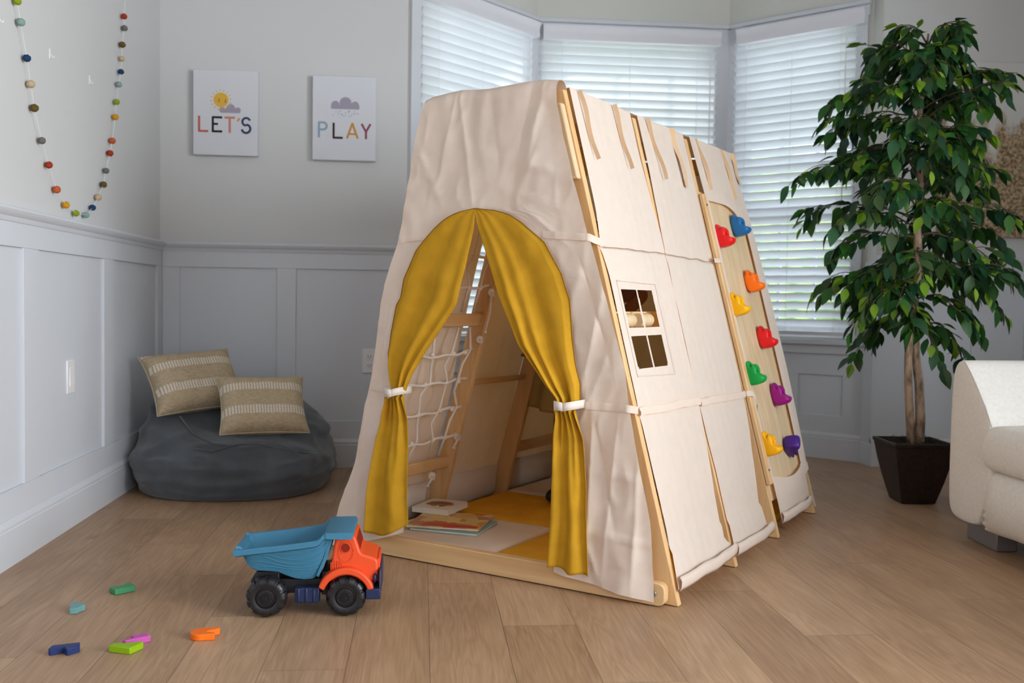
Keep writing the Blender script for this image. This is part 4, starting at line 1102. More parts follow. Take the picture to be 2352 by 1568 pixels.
b1 = book('picture_book', .190, .126, .255, .228, radians(19.5), ZM + .0085, .008, M['book_art'], 'picture book with a warm yellow and red patchwork cover under the small white board book')
mb = MB().box(.0, .250, .012, .046, .0079, .0084)
obj('red_title_strip', MB().box(.060, .245, .010, .040, .0079, .0084), M['book_red'], b1)
b2 = book('board_book', .085, .298, .145, .165, radians(8.5), ZM + .017, .020, M['book_white'], 'small thick white board book with a brown shape on top of the stack')
bb = MB()
def blob(cx, cy, rx, ry, n=20): return [(cx + rx * cos(2 * pi * k / n), cy + ry * sin(2 * pi * k / n)) for k in range(n)]
for pgon in (blob(.070, .095, .047, .030), blob(.040, .075, .020, .022), blob(.102, .085, .022, .024), blob(.060, .062, .014, .020), blob(.092, .062, .013, .020)):
    bb.prism(pgon, .0199, .0205 + .00008 * len(bb.v) / 40, lambda p, q, t: (p, q, t))
obj('cover_picture', bb, M['book_brown'], b2)
# ------------------------------------------------------------------ child standing inside the tent
def skin_mesh(name, chains, material, parent=None, sub=2):
    """chains: list of [(point, radius), ...]; a chain may start from an existing point (same coordinates joins)"""
    vs, es, rs, idx = [], [], [], {}
    def vid(p, r):
        k = tuple(round(c, 4) for c in p)
        if k not in idx: idx[k] = len(vs); vs.append(p); rs.append(r)
        return idx[k]
    for ch in chains:
        prev = None
        for p, r in ch:
            i = vid(p, r)
            if prev is not None and prev != i: es.append((prev, i))
            prev = i
    me = bpy.data.meshes.new(name); me.from_pydata(vs, es, []); me.update()
    o = bpy.data.objects.new(name, me); COL.objects.link(o); me.materials.append(material)
    sk = o.modifiers.new('skin', 'SKIN'); sk.use_smooth_shade = True
    for i, r in enumerate(rs):
        me.skin_vertices[0].data[i].radius = (r if not isinstance(r, tuple) else r[0], r if not isinstance(r, tuple) else r[1])
        me.skin_vertices[0].data[i].use_root = (i == 0)
    s = o.modifiers.new('sub', 'SUBSURF'); s.levels = sub; s.render_levels = sub
    if parent: o.parent = parent
    return o
PX, PY = .475, .86       # stands here (tent coordinates)
def P(x, y, z): return (PX + x, PY + y, z)
pel, chest, neck = P(0, 0, .55), P(0, .005, .80), P(0, .005, .905)
chains = [[(pel, (.085, .068)), (P(0, 0, .66), (.078, .062)), (chest, (.088, .066)), (P(0, .005, .87), (.06, .05)), (neck, .036), (P(0, -.008, .955), .040)]]
for s in (-1, 1):
    chains.append([(pel, .08), (P(s * .058, 0, .50), (.062, .062)), (P(s * .075, -.006, .31), (.046, .046)), (P(s * .080, .006, .20), (.040, .042)), (P(s * .082, .004, .092), (.026, .026)), (P(s * .084, .002, .075), (.026, .028)), (P(s * .088, -.055, .068), (.026, .018)), (P(s * .090, -.085, .066), (.020, .014))])
def arm(sh, el, wr, fdir, side):
    out = [[(chest, .07), (P(*sh), .036), (tuple((Vector(P(*sh)) + Vector(P(*el))) / 2), .030), (P(*el), .026), (tuple((Vector(P(*el)) + Vector(P(*wr))) / 2), .024), (P(*wr), (.018, .016))]]
    w = Vector(P(*wr)); f = Vector(fdir).normalized(); side_v = f.cross(Vector((0, 1, 0))).normalized(); n = side_v.cross(f)
    palm = w + f * .036
    out.append([(tuple(w), .017), (tuple(w + f * .018), (.022, .012)), (tuple(palm), (.024, .011))])
    for k, L in ((-1.5, .030), (-.5, .036), (.5, .034), (1.5, .027)):
        a = palm + side_v * k * .0105 + f * .006
        out.append([(tuple(palm), .02), (tuple(a), .0068), (tuple(a + f * L * .5 - n * .006), .0062), (tuple(a + f * L * .85 - n * .018), .0055)])
    t0 = w + f * .014 + side_v * side * .018
    out.append([(tuple(w + f * .018), .02), (tuple(t0), .008), (tuple(t0 + side_v * side * .014 + f * .018), .0068), (tuple(t0 + side_v * side * .018 + f * .034 - n * .006), .0056)])
    return out
chains += arm((.105, .0, .855), (.275, -.05, .865), (.235, -.17, .775), (-.15, -.4, -.9), 1)
chains += arm((-.105, .0, .855), (-.165, -.03, .72), (-.150, -.13, .66), (.2, -.7, -.5), -1)
chi = skin_mesh('person', chains, M['skin'])
chi.location = TLOC; chi.rotation_euler = (0, 0, TROT)
tag(chi, 'person in a tan dress standing inside the tent behind the right curtain', 'person')
# the head is welded on to the body with a shaped mesh of its own inside the same skin
hz = 1.035
def headfn(p, d):
    q = Vector(p); c = Vector(P(0, -.012, hz)); r = q - c
    if r.z < 0: r.x *= 1 - .28 * (-r.z / .1); r.y *= 1 - .10 * (-r.z / .1)
    if r.y < 0:                       # face side
        if abs(r.x) < .018 and -.035 < r.z < .012: r.y -= .014 * (1 - abs(r.x) / .018) * (1 - abs((r.z + .014) / .026)) if abs((r.z + .014) / .026) < 1 else 0
        if abs(abs(r.x) - .032) < .016 and abs(r.z - .004) < .014: r.y += .006
        if abs(r.x) < .026 and abs(r.z + .05) < .009: r.y -= .004
    return c + r
hm = MB().ball(P(0, -.012, hz), (.075, .088, .102), 36, 28, headfn)
for s in (-1, 1): hm.ball(P(s * .076, .005, hz - .01), (.010, .018, .026), 12, 8)
me_h = obj('head', hm, M['skin'], chi, smooth=True)
for s in (-1, 1):
    e = obj('eye', MB().ball(P(s * .031, -.089, hz + .004), (.013, .008, .009), 14, 10), M['eye'], me_h, smooth=True)
    obj('iris', MB().ball(P(s * .031, -.0955, hz + .004), (.006, .003, .006), 12, 8), M['black'], me_h, smooth=True)
obj('mouth', MB().ball(P(0, -.094, hz - .052), (.020, .006, .005), 14, 8), M['lip'], me_h, smooth=True)
hr = MB()
rh = random.Random(5)
hr.ball(P(0, .012, hz + .022), (.088, .092, .092), 30, 20, lambda p, d: p + d * (.010 * nz(d.x * 6, d.y * 6, d.z * 6)))
for s in (-1, 1): hr.ball(P(s * .085, .045, hz + .075), (.046, .046, .046), 20, 14, lambda p, d: p + d * .008 * nz(d.x * 7 + s, d.y * 7, d.z * 7))
obj('hair', hr, M['hair'], chi, smooth=True)
dr = MB()
DP = [(.43, .205, .175), (.445, .204, .174), (.54, .190, .155), (.66, .160, .125), (.74, .128, .098), (.80, .122, .092), (.86, .112, .080), (.90, .075, .058), (.915, .052, .046)]
nn = 72; vs = []
for j in range(41):
    z = lerp(.43, .915, j / 40); rx = interp([(a, b) for a, b, c in DP], z); ry = interp([(a, c) for a, b, c in DP], z)
    fl_ = max(0, (.74 - z) / .28)
    for k in range(nn):
        t = 2 * pi * k / nn; f_ = 1 + .07 * fl_ * sin(9 * t + .6 * sin(3 * t)) + .01 * nz(cos(t) * 3, sin(t) * 3, z * 6)
        vs.append(P(rx * f_ * cos(t), ry * f_ * sin(t), z + .03 * fl_ * (1 - abs(cos(t))) * -.6))
dr.add(vs, [(j * nn + k, j * nn + (k + 1) % nn, (j + 1) * nn + (k + 1) % nn, (j + 1) * nn + k) for j in range(40) for k in range(nn)])
for s in (-1, 1): dr.ball(P(s * .108, 0, .862), (.048, .046, .050), 18, 12)
obj('dress', dr, M['dress'], chi, smooth=True, solid=.002)
for s in (-1, 1):
    sh = MB().ball(P(s * .087, -.030, .078), (.034, .072, .030), 20, 12, lambda p, d: Vector((p[0], p[1], max(p[2], .052))))
    sh.tube([P(s * .083, .004, .075), P(s * .082, .004, .115)], [.034, .031], 14)
    obj('shoe', sh, M['shoe'], chi, smooth=True)

# ------------------------------------------------------------------ dump truck
TC = Vector((-.29, 2.620, 0))
trk = empty('toy_dump_truck', TC); tag(trk, 'plastic toy dump truck with blue tipping bed, orange cab and chunky black wheels', 'toy truck')
ti = Matrix.Translation(-Vector((TC.x, 0, 0)))
# bed
ST = [(-.4725, .166, .084, .1775), (-.462, .163, .081, .1785), (-.456, .157, .079, .179), (-.447, .134, .076, .1802), (-.435, .121, .074, .1815), (-.420, .1135, .072, .183), (-.395, .1115, .071, .1855), (-.367, .1085, .070, .188), (-.345, .0985, .069, .1905), (-.325, .091, .068, .193),
      (-.300, .0872, .067, .196), (-.278, .0885, .066, .199), (-.265, .098, .066, .2015), (-.257, .109, .066, .207), (-.250, .126, .066, .2165), (-.242, .150, .066, .2205), (-.234, .174, .067, .2215), (-.2275, .196, .068, .222)]
WR = .0935
bed = MB(); ns = 0
def bed_sec(zb, wb, zr, last=False):
    hi = [(WR + .0035, zr - .013), (WR + .004, zr - .001), (WR + .002, zr + .001), (WR - .008, zr + .0005)]
    inner = [(wb - .007 + .012 * (zr - zb) / .1 * .5, zb + (zr - zb) * .45), (wb - .010, zb + .020), (wb - .022, zb + .008)]
    outer = [(wb - .018, zb), (wb - .004, zb + .006), (wb, zb + .018), (WR - .006, zr - .018)]
    right = hi + inner                      # outer lip to inner floor
    pts = [(y, z) for y, z in right] + [(-y, z) for y, z in right[::-1]] + [(-y, z) for y, z in outer[::-1]] + [(y, z) for y, z in outer]
    return pts
secs = [[(x, y, z) for y, z in bed_sec(zb, wb, zr)] for x, zb, wb, zr in ST]
n_ = len(secs[0])
bed.add([p for s in secs for p in s], [(j * n_ + k, j * n_ + (k + 1) % n_, (j + 1) * n_ + (k + 1) % n_, (j + 1) * n_ + k) for j in range(len(secs) - 1) for k in range(n_)])
# tail end wall is the sloping rear of the floor; close both ends
fwall = [(-.240, .15), (-.2275, .196), (-.2235, .222), (-.232, .222), (-.236, .198), (-.250, .15), (-.268, .105), (-.262, .100)]
bed.prism(fwall, -.072, .072)
# canopy over the cab with turned-down edge
hood = [(-.246, .2185), (-.240, .2225), (-.182, .2235), (-.174, .221), (-.1715, .215), (-.1725, .2075), (-.1765, .2075), (-.178, .2145), (-.184, .2165), (-.236, .2155)]
bed.prism(hood, -.0985, .0985)
bed.box(-.4765, -.463, -.0975, .0975, .1640, .1798)
for s in (-1, 1): bed.prism([(-.2425, .2228), (-.1755, .2228), (-.1750, .2062), (-.200, .2052), (-.225, .2062), (-.2425, .2072)], s * .0991, s * .0940)
def bed_side(x, z):
    zb = interp([(a, b) for a, b, c, d in ST], x); zr = interp([(a, d) for a, b, c, d in ST], x); wb = interp([(a, c) for a, b, c, d in ST], x)
    t = (z - zb - .018) / max(.01, (zr - .018 - zb - .018)); return lerp(wb, WR - .006, max(0, min(1, t)))
for path in ([(-.455, .170), (-.43, .1755), (-.40, .1745), (-.36, .168), (-.32, .166), (-.28, .170), (-.252, .182), (-.238, .196)], [(-.445, .163), (-.42, .1685), (-.39, .1655), (-.355, .153), (-.32, .149), (-.285, .152), (-.255, .164), (-.240, .176)],
             [(-.40, .160), (-.37, .146), (-.335, .137), (-.30, .137), (-.265, .144), (-.246, .152)], [(-.436, .145), (-.41, .147), (-.385, .140), (-.35, .130), (-.31, .127), (-.275, .130), (-.252, .139)], [(-.410, .130), (-.385, .131), (-.36, .125), (-.32, .121), (-.285, .120), (-.262, .124)]):
    d_ = dense(path, 5)
    # soften
    for _ in range(4): d_ = [d_[0]] + [((a[0] + 2 * b[0] + c[0]) / 4, (a[1] + 2 * b[1] + c[1]) / 4) for a, b, c in zip(d_, d_[1:], d_[2:])] + [d_[-1]]
    for s in (-1, 1): bed.tube([(x, s * (bed_side(x, z) + .0006), z) for x, z in d_], .0013, 6)
obj('dump_bed', bed.xf(ti), M['teal'], trk, bevel=.0018, autos=None)
# cab
cab = MB()
cabp = [(-.236, .088), (-.2275, .150), (-.220, .200), (-.214, .2085), (-.175, .2095), (-.167, .206), (-.1555, .170), (-.151, .1625), (-.146, .160), (-.118, .151), (-.111, .147), (-.108, .140), (-.107, .088)]
cab.prism(cabp, -.074, .074)
co = obj('cab', cab.xf(ti), M['orange'], trk, bevel=.006, seg=3)
for s in (-1, 1):
    arc = [(-.190 + .0755 * cos(radians(a)), .052 + .078 * sin(radians(a))) for a in range(16, 166, 6)] + [(-.190 + .0595 * cos(radians(a)), .052 + .0595 * sin(radians(a))) for a in range(162, 17, -6)]
    obj('fender', MB().prism(arc, s * .096, s * .050).xf(ti), M['orange'], co, bevel=.004)
gl = MB().box(-.110, -.1045, -.060, .060, .084, .146)
for k in range(4): gl.box(-.1055, -.1035, -.055, .055, .092 + k * .013, .098 + k * .013)
obj('grille', gl.xf(ti), M['orange'], co, bevel=.0015)
for s in (-1, 1):
    dd = MB().lathe([(.0, s * .0768), (.0112, s * .0768), (.0112, s * .0745)], 24, lambda x, y, h: (-.193 + x, h, .178 + y))
    obj('side_window', dd.xf(ti), M['darkred'], co, autos=30)
    rg_ = MB()
    for rx, rz, cz in ((.0205, .030, .169), (.0178, .026, .169)):
        rg_.tube([(-.192 + rx * cos(t), s * .0745, cz + rz * sin(t)) for t in [2 * pi * k / 36 for k in range(37)]], .0008, 6)
    rg_.tube([(-.193 + .0125 * cos(t), s * .0755, .178 + .0125 * sin(t)) for t in [2 * pi * k / 28 for k in range(29)]], .0013, 6)
    rg_.ball((-.203, s * .075, .162), .0018, 10, 6)
    obj('door_outline', rg_.xf(ti), M['orange'], co, smooth=True)
    vn = MB()
    vn.tube([(-.230, s * .0748, .121), (-.230, s * .0765, .139), (-.202, s * .0765, .139), (-.202, s * .0748, .121)], .0020, 6)
    for k in range(4): vn.box(-.227 + k * .0064, -.2235 + k * .0064, s * .072, s * .0768, .123, .137); vn.ball((-.2255 + k * .0064, s * .0755, .1425), .0018, 8, 6)
    obj('side_vent', vn.xf(ti), M['orange'], co, bevel=.0008)
    hl = MB().ball((-.1155, s * .074, .098), (.006, .010, .013), 16, 12)
    obj('headlight', hl.xf(ti), M['navy'], co, smooth=True)
wsn = MB().hexa([(-.1680, -.060, .199), (-.1680, .060, .199), (-.1585, .060, .1705), (-.1585, -.060, .1705), (-.1640, -.060, .200), (-.1640, .060, .200), (-.1547, .060, .1715), (-.1547, -.060, .1715)])
obj('windshield', wsn.xf(ti), M['darkred'], co)
obj('chassis', MB().box(-.440, -.115, -.048, .048, .052, .090).box(-.255, -.236, -.060, .060, .05, .112).box(-.425, -.365, -.055, .055, .085, .112).xf(ti), M['black'], trk, bevel=.003)
for s in (-1, 1):
    tk = MB().box(-.323, -.259, min(s * .050, s * .078), max(s * .050, s * .078), .035, .074)
    for x in (-.317, -.297, -.277): tk.box(x, x + .008, min(s * .050, s * .0805), max(s * .050, s * .0805), .036, .0735)
    obj('fuel_tank', tk.xf(ti), M['navy'], trk, bevel=.003)
bp_ = MB().box(-.138, -.100, -.094, .094, .046, .074).box(-.1045, -.0995, -.088, .088, .07, .122)
obj('bumper', bp_.xf(ti), M['navy'], trk, bevel=.004)
def wheel_mb():
    """wheel about the y axis, outer face towards -y"""
    mb = MB(); n = 144; R = .0535
    prof = [(.018, -.018), (.026, -.016), (.0275, -.0205), (.033, -.0225), (.0395, -.0225), (.046, -.0205), (.0505, -.015), (.0528, -.008), (R, 0), (.0528, .008), (.0505, .015), (.046, .0205), (.036, .0225), (.026, .017)]
    vs = []
    for r, y in prof:
        for k in range(n):
            a = 2 * pi * k / n; rr = r
            if r > .049:
                side = 0 if y < 0 else .5
                ph = (k / n * 11 + side) % 1.0
                if abs(y) > .004 and ph < .36: rr -= .0062
                elif abs(y) <= .004: rr -= .0015
            yy = y
            if .044 < r < .051 and y < -.01:
                ph = (k / n * 11) % 1.0
                if ph < .36: yy += .0045
            vs.append((rr * cos(a), yy, rr * sin(a)))
    mb.add(vs, [(j * n + k, j * n + (k + 1) % n, (j + 1) * n + (k + 1) % n, (j + 1) * n + k) for j in range(len(prof) - 1) for k in range(n)])
    mb.add([(.018 * cos(2 * pi * k / 24), -.018, .018 * sin(2 * pi * k / 24)) for k in range(24)], [tuple(range(24))])
    mb.add([(.026 * cos(2 * pi * k / 24), .017, .026 * sin(2 * pi * k / 24)) for k in range(24)], [tuple(range(24))])
    return mb
def hub_mb():
    mb = MB()
    mb.lathe([(.0, -.0235), (.0035, -.0235), (.004, -.021), (.0085, -.021), (.0095, -.0225), (.0105, -.0225), (.0112, -.0185), (.020, -.0175), (.0215, -.0195), (.0235, -.0195), (.0245, -.016)], 32, lambda x, y, h: (x, h, y))
    for k in range(8): a = 2 * pi * k / 8 + .2; mb.ball((.0165 * cos(a), -.0182, .0165 * sin(a)), .0014, 8, 6)
    return mb
wm, hm_ = wheel_mb(), hub_mb()
w0 = obj('wheel', wm, M['black'], trk, autos=38); h0 = obj('hub', hm_, plain('black_hub', (.016, .014, .016), .3), w0, autos=35)
WP = [(-.394, -.0755, 0), (-.190, -.0755, 0), (-.394, .0755, pi), (-.190, .0755, pi)]
for i, (x, y, rz) in enumerate(WP):
    if i == 0: w_, hh_ = w0, h0
    else:
        w_ = w0.copy(); COL.objects.link(w_); w_.parent = trk; hh_ = h0.copy(); COL.objects.link(hh_); hh_.parent = w_
    w_.location = (x - TC.x, y, .0535); w_.rotation_euler = (0, (.3, .9, .5, 1.4)[i], rz)

# ------------------------------------------------------------------ scattered puzzle pieces
for k, c in dict(green=(.055, .26, .115), teal=(.14, .30, .30), pink=(.50, .085, .36), lime=(.24, .42, .004), blue=(.010, .026, .12), orange=(.85, .16, .008)).items():
    plain('block_' + k, c, .42, bump=.15, bscale=300)
BL = dict(green=[(-.861, 2.771), (-.838, 2.745), (-.794, 2.783), (-.816, 2.816), (-.830, 2.808), (-.829, 2.790), (-.843, 2.786)],
          teal=[(-.904, 2.585), (-.883, 2.588), (-.884, 2.597), (-.875, 2.616), (-.879, 2.630), (-.890, 2.632), (-.897, 2.642), (-.918, 2.642)],
          pink=[(-.697, 2.337), (-.678, 2.352), (-.676, 2.361), (-.687, 2.368), (-.682, 2.377), (-.670, 2.377), (-.660, 2.388), (-.640, 2.367), (-.688, 2.331)],
          lime=[(-.717, 2.301), (-.664, 2.282), (-.644, 2.321), (-.650, 2.328), (-.690, 2.318), (-.712, 2.320)],
          blue=[(-.843, 2.284), (-.818, 2.299), (-.812, 2.297), (-.812, 2.290), (-.803, 2.281), (-.783, 2.304), (-.791, 2.329), (-.847, 2.311), (-.848, 2.29)],
          orange=[(-.5265 + .026 * cos(radians(a)), 2.391 + .0262 * sin(radians(a))) for a in range(88, 300, 10)] + [(-.492, 2.369), (-.492, 2.380), (-.516, 2.391), (-.486, 2.409), (-.489, 2.421)])
for nm, lab in dict(green='mint green wooden puzzle piece with a dip in its side, farthest back on the floor', teal='pale teal wooden puzzle piece like a small notched arrow', pink='pink wooden puzzle piece with a step, touching the lime one',
                    lime='lime green wooden puzzle piece shaped like a wedge', blue='dark blue wooden puzzle piece with a notch, farthest left', orange='orange wooden puzzle piece curved like a horseshoe, nearest the truck').items():
    pts = BL[nm]; cx = sum(p[0] for p in pts) / len(pts); cy = sum(p[1] for p in pts) / len(pts)
    o = obj('puzzle_piece', MB().prism([(x - cx, y - cy) for x, y in pts], .0, .0155, lambda p, q, t: (p, q, t)), M['block_' + nm], None, bevel=.0014, loc=(cx, cy, .0005))
    tag(o, lab, 'puzzle piece', 'wooden puzzle pieces on the floor')

# ------------------------------------------------------------------ bean bag and pillows
BC = (-.808, 4.385); BRX, BRY = .415, .415
def bag_top(x, y):
    h = .27 + .20 * max(0, min(1, (y - 4.22) / .36)) ** 1.3
    h += .26 * math.exp(-(((x + 1.13) / .14) ** 2 + ((y - 4.40) / .22) ** 2))
    h -= .035 * math.exp(-(((x + .72) / .16) ** 2 + ((y - 4.20) / .12) ** 2))
    h += .018 * nz(x * 4, y * 4, 8.)
    return h
def bag_surf(th, t):
    """t: 0 bottom centre .. 1 top centre"""
    ct, st = cos(th), sin(th)
    k = (abs(ct) ** 2.5 + abs(st) ** 2.5) ** (-1 / 2.5)
    rx, ry = BRX * k, BRY * k
    zmid = .125
    if t < .18: rho, z = .90 * t / .18, .002
    elif t < .45:
        q = (t - .18) / .27; rho = .90 + .10 * sin(q * pi / 2); z = .002 + (zmid - .002) * (1 - cos(q * pi / 2))
    else:
        q = (t - .45) / .55; rho = cos(q * pi / 2) ** .8
        x, y = BC[0] + rx * rho * ct, BC[1] + ry * rho * st
        z = zmid + (bag_top(x, y) - zmid) * max(0., 1 - rho ** 2.7) ** .62
    x, y = BC[0] + rx * rho * ct, BC[1] + ry * rho * st
    return x, y, z, rho
def bag_pt(th, t):
    x, y, z, rho = bag_surf(th, t)
    f = min(1, max(0, (t - .2) / .15))
    w = .011 * nz(x * 5 + 3, y * 5, z * 9) + .022 * max(0, ridge(x * 3.2 + z * 2, y * 3 + 1.7, z * 8) - .40) + .016 * max(0, ridge(x * 5 - z * 4, y * 6 + 4.7, z * 13) - .5) + .005 * ridge(x * 9, y * 6, z * 16)
    # hanging creases round the lower front
    w += .006 * sin(z * 95 + 5 * nz(x * 3, y * 3, 1.)) * max(0, 1 - abs(z - .09) / .09)
    d = Vector((cos(th) * .9, sin(th) * .9, .45 if z > .12 else 0))
    p = Vector((x, y, z)) + d * w * f
    p.x = max(p.x, XL + .014); p.y = min(p.y, YB - .015); p.z = max(p.z, .001)
    return p
nb, nt_ = 120, 90
vs = [bag_pt(2 * pi * k / nb, j / nt_) for j in range(nt_ + 1) for k in range(nb)]
bg = obj('bean_bag', MB().add(vs, [(j * nb + k, j * nb + (k + 1) % nb, (j + 1) * nb + (k + 1) % nb, (j + 1) * nb + k) for j in range(nt_) for k in range(nb)]), M['velvet'], None, smooth=True, weld=True)
tag(bg, 'slumped charcoal grey corduroy bean bag in the corner of the room', 'bean bag')
def on_bag(x, y):
    best = min(((abs(bag_pt(th, t).x - x) + abs(bag_pt(th, t).y - y), bag_pt(th, t)) for th in [2 * pi * k / 60 for k in range(60)] for t in [.45 + .55 * j / 50 for j in range(51)]), key=lambda a: a[0])
    return best[1]
sp_ = MB()
for path in ([(-1.02, 4.22), (-.96, 4.14), (-.90, 4.10), (-.84, 4.06), (-.79, 4.035)], [(-.79, 4.035), (-.72, 4.055), (-.66, 4.07), (-.58, 4.08), (-.50, 4.10), (-.44, 4.15)], [(-.92, 4.03), (-.85, 4.025), (-.79, 4.035)]):
    P_ = [on_bag(x, y) + Vector((0, -.001, .002)) for x, y in path]
    sp_.tube(P_, .0042, 7)
obj('seam', sp_, M['velvet'], bg, smooth=True)
def pillow(name, w, h, d, M4, label):
    n, m = 48, 36; vs = []
    def sect(s, t, side):
        a, b = 2 * s - 1, 2 * t - 1
        ea = max(0, 1 - a ** 4) ** .55 * max(0, 1 - b ** 4) ** .55
        pin = 1 - .13 * (1 - a * a) * abs(b) ** 3; pin2 = 1 - .085 * (1 - b * b) * abs(a) ** 3
        x, z = a * w / 2 * pin2, b * h / 2 * pin
        y = side * (d / 2 * ea + .007 * nz(x * 15 + w * 9, z * 15, side * 3.) * ea + .003 * nz(x * 40, z * 30, w) * ea)
        z -= .010 * (1 - b) * .5 * (1 - a * a)
        return (x, y, z)
    mb = MB().grid(lambda s, t: sect(s, t, -1), n, m); mb.grid(lambda s, t: sect(s, t, 1), n, m)
    o = obj(name, mb, M['pillow'], None, smooth=True, weld=True); o.matrix_world = M4
    tag(o, label, 'pillow', 'striped pillows on the bean bag')
    e = MB()
    pts = []
    for k in range(n): pts.append(sect(k / n, 1, -1))
    for k in range(m): pts.append(sect(1, 1 - k / m, -1))
    for k in range(n): pts.append(sect(1 - k / n, 0, -1))
    for k in range(m + 1): pts.append(sect(0, k / m, -1))
    obj('piping', e.tube(pts, .0028, 6), plain('pillow_piping', (.50, .44, .33), .9), o, smooth=True)
    return o
pillow('striped_pillow', .405, .295, .15, Matrix.Translation((-.985, 4.32, .465)) @ Euler((radians(-36), radians(-4), radians(36)), 'XYZ').to_matrix().to_4x4(), 'beige striped pillow leaning at the back left of the bean bag, partly hidden')
pillow('striped_pillow', .368, .275, .14, Matrix.Translation((-.664, 4.155, .380)) @ Euler((radians(-35), radians(1), radians(19)), 'XYZ').to_matrix().to_4x4(), 'beige striped pillow in front at the right of the bean bag')

# ------------------------------------------------------------------ fig tree
FX, FY = 2.098, 3.945
pot = empty('planter_pot', (FX, FY, 0), radians(122 - 90 - 45 + 8)); tag(pot, 'square tapered dark brown woven planter pot beside the white sofa', 'planter')
pm_ = MB()
def sq(h, s): return [(-s, -s, h), (s, -s, h), (s, s, h), (-s, s, h)]
lev = [(.003, .070), (.04, .080), (.10, .0955), (.17, .111), (.245, .124), (.247, .1275), (.262, .1285), (.262, .117), (.225, .112)]
pm_.add([p for h, s in lev for p in sq(h, s)], [(j * 4 + k, j * 4 + (k + 1) % 4, (j + 1) * 4 + (k + 1) % 4, (j + 1) * 4 + k) for j in range(len(lev) - 1) for k in range(4)] + [(3, 2, 1, 0), tuple(range(len(lev) * 4 - 4, len(lev) * 4))])
obj('pot_body', pm_, M['pot'], pot, bevel=.002)
ms = MB().grid(lambda s, t: ((s - .5) * .214, (t - .5) * .214, .238 + .010 * nz(s * 9, t * 9, 3.) + .004 * nz(s * 30, t * 30)), 30, 30)
rm = random.Random(11)
for k in range(46):
    a = rm.uniform(0, 2 * pi); r = rm.uniform(.02, .09); c = Vector((r * cos(a), r * sin(a), .238)); d = rm.uniform(0, 6)
    hgt = rm.uniform(.012, .045)
    ms.tube([c + Vector((.018 * sin(t * 2 + d), .018 * cos(t * 1.7 + d) - .018 * cos(d), hgt * sin(t * .9))) for t in [q * .55 for q in range(7)]], .0008, 4)
obj('moss', ms, M['moss'], pot, smooth=True)
tr = empty('fig_tree', (FX, FY, .238)); tag(tr, 'tall artificial fig tree with twin trunks and glossy green leaves standing in the dark pot', 'tree')
ti2 = Matrix.Translation(-Vector(tr.location))
TA = [(2.088, 3.94, .225), (2.077, 3.94, .34), (2.064, 3.94, .50), (2.060, 3.94, .62), (2.070, 3.945, .74), (2.088, 3.95, .88), (2.102, 3.955, 1.02), (2.085, 3.95, 1.20), (2.096, 3.95, 1.36), (2.075, 3.95, 1.52), (2.085, 3.95, 1.68), (2.10, 3.95, 1.86), (2.11, 3.95, 1.98)]
TB = [(2.126, 3.955, .225), (2.130, 3.955, .36), (2.120, 3.955, .50), (2.104, 3.96, .62), (2.100, 3.962, .74), (2.094, 3.965, .90)]
obj('trunk', MB().tube(TA, [.019, .0175, .0165, .016, .0165, .017, .017, .0155, .014, .0125, .011, .008, .004], 12).xf(ti2), M['bark'], tr, smooth=True)
obj('trunk', MB().tube(TB, [.023, .020, .018, .017, .015, .010], 12).xf(ti2), M['bark'], tr, smooth=True)
rt = random.Random(21)
lv, lf, lc = [], [], []
def leaf(p, d, up, L, col):
    """one pointed leaf with a folded midrib and drooping tip"""
    d = d.normalized(); s = d.cross(up); s = s.normalized() if s.length > 1e-4 else Vector((1, 0, 0)); n = s.cross(d)
    W = L * .255; o = len(lv)
    curl = rt.uniform(.05, .22)
    for t, w in ((0, .05), (.14, .62), (.34, 1.), (.56, .90), (.78, .52), (.92, .20), (1., .0)):
        c = p + d * L * t - n * L * curl * t * t
        f = .22 * w * W
        lv.extend([c - s * W * w + n * f, c, c + s * W * w + n * f])
    for j in range(6):
        a = o + j * 3
        lf.extend([(a, a + 1, a + 4, a + 3), (a + 1, a + 2, a + 5, a + 4)])
    lc.extend([col] * 21)
DK = [(.018, .070, .018), (.026, .100, .020), (.012, .052, .024), (.036, .130, .018), (.024, .085, .032), (.045, .09, .026)]
LT = [(.14, .27, .012), (.19, .33, .03), (.11, .22, .01)]
tw = MB()
def crown_r(z): return interp([(.62, .15), (.72, .25), (.85, .32), (1.0, .42), (1.25, .45), (1.45, .44), (1.6, .41), (1.78, .36), (1.9, .24), (1.98, .16), (2.08, .10)], z)
def trunk_at(z): return Vector((interp([(p[2], p[0]) for p in TA], z), 3.948, z))
nbr = 66
SPECIAL = {6: (pi + .15, 1.0, .0), }
